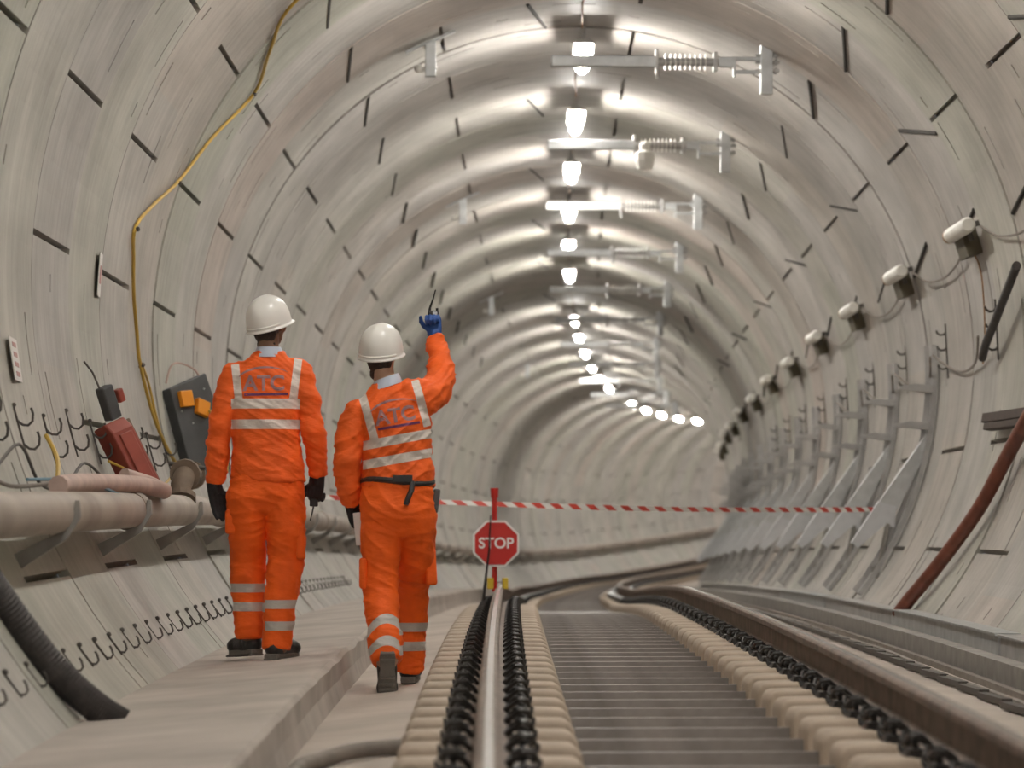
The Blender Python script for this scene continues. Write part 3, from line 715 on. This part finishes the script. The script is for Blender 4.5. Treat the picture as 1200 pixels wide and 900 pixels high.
o = bpy.data.objects.new('barrier_tape', me); COL.objects.link(o); tag(o, 'red and white striped barrier tape stretched across the tunnel behind the stop sign pole', 'tape')
#PEOPLE
# ------------------------------------------------------------------ the two workers
def cloth_mat(name, col, band=(.74, .67, .62), fine=1.):
    m, N, L, B = newmat(name)
    at = N.new('ShaderNodeAttribute'); at.attribute_name = 'band'
    g = N.new('ShaderNodeMath'); g.operation = 'GREATER_THAN'; g.inputs[1].default_value = 0; L.new(at.outputs['Fac'], g.inputs[0])
    tc = N.new('ShaderNodeTexCoord'); nz = N.new('ShaderNodeTexNoise'); nz.inputs['Scale'].default_value = 9; nz.inputs['Detail'].default_value = 5
    L.new(tc.outputs['Object'], nz.inputs['Vector'])
    rp = N.new('ShaderNodeValToRGB'); rp.color_ramp.elements[0].position = .3; rp.color_ramp.elements[1].position = .7
    rp.color_ramp.elements[0].color = (*[c*.86 for c in col], 1); rp.color_ramp.elements[1].color = (*[min(1, c*1.06) for c in col], 1); L.new(nz.outputs['Fac'], rp.inputs['Fac'])
    mx = N.new('ShaderNodeMix'); mx.data_type = 'RGBA'; L.new(g.outputs[0], mx.inputs[0]); L.new(rp.outputs['Color'], mx.inputs[6]); mx.inputs[7].default_value = (*band, 1)
    L.new(mx.outputs[2], B.inputs['Base Color']); B.inputs['Roughness'].default_value = .72
    ml = N.new('ShaderNodeMath'); ml.operation = 'MULTIPLY'; ml.inputs[1].default_value = .35; L.new(g.outputs[0], ml.inputs[0]); L.new(ml.outputs[0], B.inputs['Metallic'])
    n2 = N.new('ShaderNodeTexNoise'); n2.inputs['Scale'].default_value = 22; n2.inputs['Detail'].default_value = 4
    mp = N.new('ShaderNodeMapping'); mp.inputs['Scale'].default_value = (1, 1, 2.2); mp.inputs['Rotation'].default_value = (0, .5, 0)
    L.new(tc.outputs['Object'], mp.inputs['Vector']); L.new(mp.outputs[0], n2.inputs['Vector'])
    bp = N.new('ShaderNodeBump'); bp.inputs['Strength'].default_value = .55*fine; bp.inputs['Distance'].default_value = .012
    L.new(n2.outputs['Fac'], bp.inputs['Height']); L.new(bp.outputs['Normal'], B.inputs['Normal'])
    return m
M_JACK = cloth_mat('orange_jacket_cloth', (.90, .125, .008))
M_TROU = cloth_mat('orange_trouser_cloth', (.98, .130, .003), band=(.58, .55, .52))
M_SKIN = mat('skin', (.42, .24, .16), .55, 0, var=.06)
M_SKIND = mat('darker_skin', (.22, .115, .07), .55, 0, var=.06)
M_HAIR = mat('dark_brown_hair', (.028, .016, .011), .6, 0, bump=.6, bscale=120)
M_SHIRT = mat('pale_blue_shirt', (.52, .57, .68), .7)
M_GLOVE = mat('black_glove', (.015, .014, .016), .65, 0, bump=.4, bscale=60)
M_GLOVEB = mat('blue_glove', (.012, .065, .26), .55, 0, bump=.4, bscale=60)
M_BOOT = mat('black_boot_leather', (.018, .017, .016), .45, 0, bump=.3, bscale=50)
M_SOLE = mat('grey_boot_sole', (.17, .155, .135), .8, 0, bump=.5, bscale=70)
M_HELM = mat('white_helmet', (.80, .775, .74), .28)
M_LOGO = mat('grey_violet_print', (.36, .19, .20), .6)
M_LOGO2 = mat('purple_print', (.14, .03, .11), .6)

def remeshed(mb, name, m, parent, voxel, it=4, wr=None, sdf=None):
    me0 = mb.mesh(name, m); ob = bpy.data.objects.new(name, me0); COL.objects.link(ob)
    md = ob.modifiers.new('r', 'REMESH'); md.mode = 'VOXEL'; md.voxel_size = voxel
    sm = ob.modifiers.new('s', 'SMOOTH'); sm.factor = .5; sm.iterations = it
    me = bpy.data.meshes.new_from_object(ob.evaluated_get(bpy.context.evaluated_depsgraph_get()))
    bpy.data.objects.remove(ob); me.name = name
    if not me.materials: me.materials.append(m)
    if wr:
        ns = [v.normal.copy() for v in me.vertices]
        for v, n_ in zip(me.vertices, ns): v.co = v.co+n_*wr(v.co)
    if sdf:
        a = me.attributes.new('band', 'FLOAT', 'POINT'); a.data.foreach_set('value', [sdf(v.co) for v in me.vertices])
    me.polygons.foreach_set('use_smooth', [True]*len(me.polygons))
    o = bpy.data.objects.new(name, me); COL.objects.link(o); o.parent = parent; return o

def folds(amp, tilt, seed, fz=13.):
    def f(c):
        w = noise.noise(Vector((c.x*4.+seed, c.y*4., c.z*1.5)))*.5
        q = noise.noise(Vector((c.x*3.5+seed, c.y*4+3, (c.z+tilt*c.x)*fz+w*2)))
        r_ = 1-abs(noise.noise(Vector((c.x*6+seed*2, c.y*5, (c.z-tilt*.7*c.x)*fz*.8))))*2
        s_ = 1-2*abs(noise.noise(Vector((c.x*5+seed*3, c.y*7, (c.z+tilt*1.2*c.x)*fz*1.9+w*3))))
        return amp*(q*.6+r_*.3+max(0, s_)**2*.35)
    return f
def rect(c, x0, x1, z0, z1): return min(c.x-x0, x1-c.x, c.z-z0, z1-c.z)
def strip(c, a, b, w):                                   # band of half width w between two points in x,z
    dx, dz = b[0]-a[0], b[1]-a[1]; L = math.hypot(dx, dz); t = ((c.x-a[0])*dx+(c.z-a[1])*dz)/L; d = abs((c.x-a[0])*dz-(c.z-a[1])*dx)/L
    return min(w-d, t, L-t)

def helmet(parent, c, yaw, pitch, roll=0.):
    t = MB(); n = 40; rows = 14; vs = []
    def rr_(a, r):
        return r
    for i in range(rows+1):
        u = i/rows*math.pi/2
        for j in range(n):
            a = 2*math.pi*j/n; sx = math.sin(a); sy = math.cos(a)
            rx, ry = .112, .136; k = math.sin(u)**.86
            x = rx*sx*k; y = ry*sy*k; z = .145*math.cos(u)**.9 if i < rows else 0
            if abs(x) < .03 and z > .02: z += .004*(1-abs(x)/.03)
            vs.append((x, y, z))
    def rim(out, dz, pk):
        for j in range(n):
            a = 2*math.pi*j/n; sx = math.sin(a); sy = math.cos(a)
            p = max(0, sy)**3*pk
            vs.append((( .112+out)*sx, (.136+out+p)*sy, dz-(.012*p/.05 if pk else 0)))
    rim(.001, -.018, 0); rim(.010, -.024, .045); rim(.010, -.031, .045); rim(-.004, -.030, 0)
    R_ = rows+1+4
    fs = [(i*n+j, i*n+(j+1) % n, (i+1)*n+(j+1) % n, (i+1)*n+j) for i in range(R_-1) for j in range(n)]
    t.add(vs, fs)
    o = t.build('helmet', M_HELM, parent, smooth=True)
    sub = o.modifiers.new('sub', 'SUBSURF'); sub.levels = 1; sub.render_levels = 1
    o.location = c; o.rotation_euler = (pitch, roll, yaw)
    b = MB(); b.tube([(.1115*math.sin(a), .1355*math.cos(a), -.006) for a in [math.pi*.62+k*(math.pi*.76)/14 for k in range(15)]], .006, 6)
    q = b.build('headband_slot', M_HELM, o, smooth=True)
    return o

def hand(wrist, down, across, curl, m, parent, thumb_curl=.5, spread=.06, voxel=.0042, scale=1.):
    # down: finger direction, across: towards the thumb side
    d = Vector(down).normalized(); a = Vector(across); a = (a-d*a.dot(d)).normalized(); nrm = d.cross(a)
    Wp = Vector(wrist); mb = MB(); s = scale
    def T(x, y, z): return Wp+a*x*s+d*y*s+nrm*z*s
    for k in range(4):
        x0 = .030-.0195*k
        mb.tube([T(x0*.55, -.035, 0), T(x0*.8, .02, .0), T(x0, .078, 0)], [.021*s, .0175*s, .0125*s], 10)
    mb.tube([T(0, -.07, 0), T(0, -.01, 0), T(0, .02, 0)], [.033*s, .031*s, .026*s], 12)
    ln = [.078, .088, .082, .066]
    for k in range(4):
        x0 = .030-.0195*k; p = T(x0, .076, 0); ang = 0; dirx = (x0/.03)*spread; pts = [p-d*.02*s]; pts.append(p)
        for q in range(3):
            ang += curl*(1., 1.15, .8)[q]
            v = d*math.cos(ang)+nrm*math.sin(ang)+a*dirx*(1-q*.3)
            p = p+v.normalized()*ln[k]*(.44, .32, .24)[q]*s; pts.append(p.copy())
        mb.tube(pts, [.0115*s, .0115*s, .0105*s, .0098*s, .0080*s], 9); mb.ball(pts[-1], .0080*s, 8)
    p = T(.022, .018, .004); pts = [p.copy()]; ang = 0
    v = (a*.85+d*.62+nrm*.28).normalized()
    for q in range(3):
        v2 = (v*math.cos(thumb_curl*q*.6)+(nrm*.6+d*.6-a*.3).normalized()*math.sin(thumb_curl*q*.6)).normalized()
        p = p+v2*(.038, .032, .026)[q]*s; pts.append(p.copy())
    mb.tube(pts, [.016*s, .014*s, .0125*s, .010*s], 9); mb.ball(pts[-1], .010*s, 8)
    return remeshed(mb, 'glove', m, parent, voxel, 2)

def boot(parent, ankle, yaw, pitch):
    mb = MB()
    mb.tube([(0, -.01, .13), (0, -.012, .10), (0, -.015, .05)], [.050, .050, .05], 14)
    mb.tube([(0, -.045, .035), (0, .03, .045), (.004, .11, .04), (.006, .17, .034), (.006, .20, .03)], [.045, .05, .047, .046, .034], 14)
    mb.ball((.004, .155, .036), (.054, .068, .044), 14)
    mb.ball((0, -.035, .04), (.045, .045, .05), 12)
    o = remeshed(mb, 'boot', M_BOOT, parent, .006, 3)
    s = MB(); out = [(-.036, -.085), (.036, -.085), (.044, -.05), (.040, .03), (.053, .12), (.052, .19), (.034, .235), (-.02, .24), (-.044, .19), (-.048, .11), (-.038, .03), (-.044, -.05)]
    n = len(out); s.add([(x, y, z) for z in (-.012, .014) for x, y in [(x_*.88, y_*.90) for x_, y_ in out]], [tuple(range(n))[::-1], tuple(range(n, 2*n))]+[(i, (i+1) % n, (i+1) % n+n, i+n) for i in range(n)])
    for k in range(9):
        y = -.07+k*.035
        if 1.5 < k < 3.5: continue
        s.box((0, y, -.015), (.072, .016, .010))
    q = s.build('sole', M_SOLE, o, bevel=.004)
    l = MB()
    for k in range(4): l.cyl((-.026, .055+.022*k, .098-.012*k), (.026, .055+.022*k, .098-.012*k), .004, 6)
    l.build('laces', M_GLOVE, o)
    o.location = ankle; o.rotation_euler = (pitch, 0, yaw); o.scale = (1.08, 1.0, 1.05)
    return o

def worker(name, label, cfg, Mw):
    t = thing(name, label, 'person', Mw, 'two workers in orange walking away down the tunnel')
    H = Vector(cfg['head']); yaw, pitch = cfg['hrot']
    HM = Matrix.Translation(H) @ Matrix.Rotation(yaw, 4, 'Z') @ Matrix.Rotation(pitch, 4, 'X')
    def hp(x, y, z): return HM @ Vector((x, y, z))
    R3 = HM.to_3x3().to_4x4()
    mb = MB()
    mb.ball(hp(0, -.005, .02), (.078, .094, .098), 20, R3); mb.ball(hp(0, .03, -.055), (.055, .058, .062), 16, R3)
    mb.ball(hp(0, .065, -.09), (.028, .026, .024), 10, R3)
    mb.tube([hp(0, .082, .02), hp(0, .104, -.025), hp(0, .098, -.034)], [.010, .014, .012], 8)
    for sx in (-1, 1):
        mb.ball(hp(.074*sx, -.002, -.01), (.010, .021, .032), 12, R3); mb.ball(hp(.045*sx, .062, -.025), (.022, .020, .022), 10, R3)
        mb.ball(hp(.028*sx, .082, .022), (.020, .010, .008), 8, R3)
    mb.ball(hp(0, .088, -.062), (.022, .008, .005), 10, R3); mb.ball(hp(0, .086, -.072), (.020, .009, .006), 10, R3)
    nk = Vector(cfg['neck']); mb.tube([nk, nk.lerp(hp(0, -.02, -.06), .5), hp(0, -.015, -.03)], [.066, .056, .056], 16)
    tr = [(x, y, z, a*.86, b*.84) for x, y, z, a, b in cfg['torso']]
    mb.loft(tr, 20); mb.loft([(x, y, z, a*.85, b*.85) for x, y, z, a, b in cfg['pelvis']], 20)
    for arm in cfg['arms']:
        mb.tube(arm['p'], [r*.72 for r in arm['r']], 12)
    for leg in cfg['legs']: mb.tube(leg['p']+[leg['ankle']], [r*.74 for r in leg['r']]+[.045], 14)
    remeshed(mb, 'body', cfg['skin'], t, .008, 3)
    for sx in (-1, 1):
        e = MB(); e.ball((0, 0, 0), .0118, 10); o = e.build('eye', M_SIGNWHITE, t, smooth=True); o.location = hp(.030*sx, .080, .0)
        e = MB(); e.ball((0, .0085, 0), .0055, 8); e.build('iris', M_HAIR, o)
    # hair
    hb = MB(); hb.ball(hp(0, -.026, .018), (.083, .084, .098), 20, R3); hb.ball(hp(0, -.046, -.045), (.068, .042, .060), 16, R3); hb.ball(hp(0, -.036, -.105), (.060, .036, .046), 14, R3)
    for sx in (-1, 1): hb.ball(hp(.066*sx, .012, .02), (.012, .022, .03), 10, R3)
    remeshed(hb, 'hair', M_HAIR, t, .006, 2, wr=lambda c: .003*noise.noise(c*60))
    helmet(t, cfg['helmet'], cfg['helrot'][0], cfg['helrot'][1], cfg['helrot'][2])
    # collar
    cb = MB(); c0 = Vector(cfg['collar']); tl = cfg['collar_tilt']; n = 28; vs = []
    for r_, dz in ((.058, -.04), (.058, .008), (.063, .014), (.074, -.010), (.084, -.040), (.074, -.042)):
        for j in range(n):
            a = 2*math.pi*j/n; vs.append(c0+Vector((r_*math.cos(a), r_*1.05*math.sin(a), dz+tl*r_*math.cos(a)-.018*max(0, math.sin(a)))))
    cb.add(vs, [(i*n+j, i*n+(j+1) % n, ((i+1) % 6)*n+(j+1) % n, ((i+1) % 6)*n+j) for i in range(6) for j in range(n)])
    cb.build('shirt_collar', M_SHIRT, t, smooth=True)
    # jacket
    jb = MB(); jb.loft(cfg['torso'], 26, p=2.25)
    if 'yoke' in cfg: jb.tube(*cfg['yoke'], 14)
    for arm in cfg['arms']:
        P_ = [Vector(p) for p in arm['p']]; jb.tube(P_, arm['r'], 16); jb.ball(P_[0], arm['r'][0]*1.0, 14)
        jb.tube([P_[0].lerp(Vector((cfg['collar'][0], 0, P_[0].z+.03)), .55), P_[0].lerp(Vector((cfg['collar'][0], 0, P_[0].z+.03)), .2), P_[0]], [arm['r'][0]*.95, arm['r'][0]*.98, arm['r'][0]], 14)
    J = remeshed(jb, 'jacket', M_JACK, t, .0075, 5, wr=folds(cfg['fold'], cfg['tilt'], cfg['seed']), sdf=cfg['jband'])
    # trousers
    tb = MB(); tb.loft(cfg['pelvis'], 24, p=2.2)
    for leg in cfg['legs']: tb.tube(leg['p'], leg['r'], 18); tb.ball(leg['p'][0], leg['r'][0], 14)
    T_ = remeshed(tb, 'trousers', M_TROU, t, .0075, 7, wr=folds(.021, .3, cfg['seed']+5, 8.), sdf=cfg['tband'])
    for bx, dims, rz in cfg['pockets']:
        q = MB(); q.box((0, 0, 0), dims, Matrix.Rotation(rz, 4, 'Y')); o = q.build('cargo_pocket', M_TROU, t, bevel=.015, seg=3, smooth=True); o.location = bx
    for leg in cfg['legs']: boot(t, leg['boot'], leg['yaw'], leg['pitch'])
    for arm in cfg['arms']:
        hand(arm['wrist'], arm['down'], arm['across'], arm['curl'], arm['m'], t, arm.get('tc', .5), scale=arm.get('s', 1.))
    # the printed mark on the back: arc over three letters over a line
    bvh = BVHTree.FromObject(J, bpy.context.evaluated_depsgraph_get()) if False else BVHTree.FromPolygons([v.co for v in J.data.vertices], [tuple(p.vertices) for p in J.data.polygons])
    cx, cz, sc, rot = cfg['logo']
    def press(me):
        for v in me.vertices:
            x = v.co.x*math.cos(rot)-v.co.z*math.sin(rot)+cx; z = v.co.x*math.sin(rot)+v.co.z*math.cos(rot)+cz
            h = bvh.ray_cast(Vector((x, -1, z)), Vector((0, 1, 0)))
            v.co = Vector((x, (h[0].y if h[0] else -.12)-.003+v.co.y*.5, z))
    lt = text_mesh('ATC', .10*sc, .001, M_LOGO, 'printed_letters', t, .003)
    bm = bmesh.new(); bm.from_mesh(lt.data); bmesh.ops.triangulate(bm, faces=bm.faces); bmesh.ops.subdivide_edges(bm, edges=bm.edges, cuts=1)
    for v in bm.verts: v.co = Vector((v.co.x, -v.co.z, v.co.y))
    bm.to_mesh(lt.data); bm.free(); press(lt.data)
    ab = MB()
    K = 24; vs = []
    for i in range(K+1):
        a = math.pi*(.86-.62*i/K); R_ = .105*sc; w = .012*sc*math.sin(math.pi*(i/K)**.8)+.002
        for rr2 in (R_-w*.5, R_+w*.5): vs.append((rr2*1.35*math.cos(a)+.01, 0, rr2*.72*math.sin(a)+.005))
    ab.add(vs, [(2*i, 2*i+1, 2*i+3, 2*i+2) for i in range(K)])
    o = ab.build('printed_arc', M_LOGO, t); press(o.data)
    ub = MB(); ub.add([(x, 0, z) for x in [-.095*sc+.0095*sc*k*2.2 for k in range(11)] for z in (-.056*sc, -.044*sc)], [(2*i, 2*i+1, 2*i+3, 2*i+2) for i in range(10)])
    o = ub.build('printed_line', M_LOGO2, t); press(o.data)
    return t, J, T_

def jb_left(c):
    s = max(strip(c, (-.143, 1.56), (-.118, 1.33), .021), strip(c, (.190, 1.59), (.158, 1.335), .021))
    if -.165 < c.x < .20: s = max(s, rect(c, -.165, .20, 1.325, 1.378), rect(c, -.165, .20, 1.218, 1.268))
    return s
def tb_left(c):
    if c.x < .013: return max(min(c.z-.355, .402-c.z), min(c.z-.255, .302-c.z))
    return max(min(c.z-.272, .318-c.z), min(c.z-.158, .206-c.z))
CL = dict(head=(.036, .02, 1.775), hrot=(-.55, .10), neck=(.034, .0, 1.60), skin=M_SKIND,
    torso=[(.033, 0, .945, .193, .125), (.03, 0, 1.0, .190, .125), (.025, 0, 1.10, .180, .12), (.015, 0, 1.20, .174, .12), (.014, 0, 1.32, .184, .128), (.02, 0, 1.42, .196, .122), (.026, 0, 1.50, .192, .108), (.03, 0, 1.555, .152, .092), (.034, 0, 1.60, .098, .082), (.034, 0, 1.628, .078, .074)],
    pelvis=[(.028, 0, 1.0, .178, .118), (.022, 0, .93, .190, .125), (.018, 0, .88, .194, .126), (.018, 0, .84, .17, .11), (.018, 0, .80, .12, .09), (.018, 0, .765, .05, .05)],
    arms=[dict(p=[(-.145, 0, 1.50), (-.192, -.01, 1.36), (-.226, -.02, 1.21), (-.24, .01, 1.06), (-.25, .03, .935)], r=[.072, .070, .060, .057, .050], wrist=(-.250, .035, .90), down=(.22, .15, -1), across=(.9, .35, 0), curl=.28, m=M_GLOVE, s=1.12),
          dict(p=[(.19, 0, 1.515), (.238, -.01, 1.36), (.268, -.02, 1.21), (.288, .01, 1.08), (.292, .03, .975)], r=[.072, .068, .060, .053, .047], wrist=(.288, .035, .945), down=(-.12, .12, -1), across=(-.9, .3, 0), curl=1.05, m=M_GLOVE, tc=1.0, s=1.1)],
    legs=[dict(p=[(-.07, 0, .88), (-.08, .03, .70), (-.078, .12, .53), (-.072, .14, .34), (-.062, .14, .115)], r=[.108, .096, .089, .084, .078], ankle=(-.06, .15, .10), boot=(-.065, .16, .035), yaw=.5, pitch=-.06),
          dict(p=[(.112, 0, .88), (.124, .01, .70), (.122, .04, .53), (.094, -.02, .32), (.076, -.06, .055)], r=[.108, .100, .093, .086, .076], ankle=(.074, -.06, .05), boot=(.074, -.06, .022), yaw=-.45, pitch=0.)],
    helmet=(.034, .02, 1.785), helrot=(-.62, .30, -.06), collar=(.034, 0, 1.640), collar_tilt=0., fold=.018, tilt=.5, seed=1.3, jband=jb_left, tband=tb_left,
    pockets=[((-.166, .03, .73), (.06, .14, .13), 0.), ((.200, .0, .62), (.05, .14, .18), -.05)], logo=(.010, 1.455, 1.10, .02))
tl, JL, TLs = worker('person', 'left worker in orange, white helmet, black gloves, arms hanging, walking away on the walkway', CL, FM(19.2, -1.905, -2.0))

def jb_right(c):
    s = max(strip(c, (-.150, 1.53), (-.078, 1.265), .021), strip(c, (.125, 1.60), (.19, 1.36), .021))
    zz_ = c.z-.185*(c.x-.02)
    if -.145 < c.x < .215 and c.z < 1.45: s = max(s, min(c.x+.145, .215-c.x, zz_-1.265, 1.313-zz_), min(c.x+.145, .215-c.x, zz_-1.165, 1.213-zz_))
    return s
def tb_right(c):
    if c.x < .04:
        q = c.z-.10*(c.x+.035)+1.3*(c.x+.03)**2*6
        return max(min(q-.345, .395-q), min(q-.235, .285-q))
    return max(min(c.z-.285, .333-c.z), min(c.z-.182, .232-c.z))
CR = dict(head=(-.045, .03, 1.745), hrot=(-.30, .12), neck=(-.02, .0, 1.57), skin=M_SKIN,
    torso=[(.04, 0, 1.045, .185, .125), (.04, 0, 1.10, .182, .125), (.034, 0, 1.18, .176, .12), (.03, 0, 1.28, .174, .122), (.02, 0, 1.38, .186, .126), (.002, .0, 1.45, .186, .118), (-.008, 0, 1.505, .150, .10), (-.016, 0, 1.55, .100, .084), (-.02, 0, 1.58, .078, .074)],
    yoke=([(-.165, 0, 1.425), (0, 0, 1.485), (.10, .0, 1.515), (.185, .02, 1.525)], [.072, .084, .088, .086]),
    pelvis=[(.036, 0, 1.09, .168, .118), (.034, 0, 1.03, .178, .125), (.036, -.01, .94, .192, .138), (.04, -.01, .885, .196, .130), (.04, 0, .845, .17, .11), (.04, .01, .80, .12, .09), (.04, .02, .765, .05, .05)],
    arms=[dict(p=[(-.172, 0, 1.425), (-.212, -.01, 1.31), (-.226, -.02, 1.17), (-.222, .02, 1.06), (-.205, .06, .965)], r=[.070, .070, .064, .060, .050], wrist=(-.197, .07, .945), down=(.30, .25, -1), across=(.9, .35, 0), curl=.75, m=M_GLOVE),
          dict(p=[(.17, .0, 1.505), (.235, .09, 1.555), (.272, .18, 1.625), (.262, .26, 1.73), (.246, .32, 1.835)], r=[.090, .082, .072, .058, .045], wrist=(.240, .33, 1.862), down=(-.05, .12, 1), across=(-1, .25, 0), curl=1.25, m=M_GLOVEB, tc=1.1, s=1.0)],
    legs=[dict(p=[(-.04, 0, .88), (-.05, .0, .70), (-.052, -.01, .50), (-.042, -.12, .32), (-.022, -.215, .15)], r=[.112, .100, .088, .082, .080], ankle=(-.02, -.24, .14), boot=(-.022, -.245, .135), yaw=.02, pitch=-1.10),
          dict(p=[(.13, 0, .88), (.128, .12, .70), (.118, .30, .50), (.113, .40, .30), (.108, .45, .08)], r=[.112, .102, .088, .082, .074], ankle=(.108, .45, .06), boot=(.108, .45, .030), yaw=-.1, pitch=0.)],
    helmet=(-.048, .03, 1.752), helrot=(-.42, .24, .05), collar=(-.022, 0, 1.603), collar_tilt=.35, fold=.024, tilt=-.75, seed=7.7, jband=jb_right, tband=tb_right,
    pockets=[((.212, .14, .63), (.06, .15, .19), -.05), ((-.142, .0, .60), (.04, .13, .16), 0)], logo=(.022, 1.412, 1.05, .17))
tr, JR, TRs = worker('person', 'right worker in orange and white helmet, raising a radio in a blue glove', CR, FM(18.8, -1.215, -2.135))
# belt with a hanging tail, and a holster
mb = MB(); n = 40
mb.tube([(.037+.181*math.cos(2*math.pi*k/n), .130*math.sin(2*math.pi*k/n)-.002, 1.075+.012*math.sin(4*math.pi*k/n)) for k in range(n+1)], .016, 8, flat=None)
mb.tube([(.11, -.135, 1.075), (.105, -.15, 1.03), (.085, -.155, .985), (.075, -.152, .955)], .014, 6)
mb.box((.06, -.138, 1.09), (.10, .02, .035))
o = mb.build('belt', M_BLACK, tr, smooth=True)
mb = MB(); mb.box((.235, .0, .975), (.035, .07, .125), Matrix.Rotation(.12, 4, 'Y')); mb.build('holster', M_BOARD, tr, bevel=.008)
# hand-held things
t = thing('radio_handset', 'black hand radio with aerial held up by the worker on the right', 'radio', FM(18.8, -1.215, -2.135) @ Matrix.Translation((.236, .40, 1.93)))
mb = MB(); mb.box((0, 0, -.01), (.058, .034, .13)); mb.build('body', M_BLACK, t, bevel=.008)
mb = MB(); mb.box((.008, -.019, .025), (.024, .006, .045)); mb.build('silver_panel', M_GALV, t, bevel=.002)
mb = MB(); mb.tube([(-.02, 0, .05), (-.018, 0, .07), (.0, 0, .12), (.012, 0, .165)], [.008, .006, .004, .003], 8); mb.build('aerial', M_BLACK, t, smooth=True)
mb = MB(); mb.cyl((.02, 0, .05), (.02, 0, .068), .007, 8); mb.build('knob', M_BLACK, t)
t = thing('radio_handset', 'small black radio in the left worker\'s lowered fist, aerial pointing down', 'radio', FM(19.2, -1.905, -2.0) @ Matrix.Translation((.272, .07, .86)))
mb = MB(); mb.box((0, 0, 0), (.045, .03, .10)); mb.build('body', M_BLACK, t, bevel=.006)
mb = MB(); mb.tube([(0, 0, -.04), (-.008, 0, -.08), (-.02, 0, -.125)], [.005, .004, .003], 6); mb.build('aerial', M_BLACK, t)
mb = MB(); mb.box((-.165, -.02, .83), (.045, .012, .17), Matrix.Rotation(-.10, 4, 'Y'))
tag(mb.build('folded_sheet', M_PAPER, bevel=.003, M=FM(18.8, -1.215, -2.135)), 'white folded sheet hanging at the left thigh of the worker on the right', 'paper')
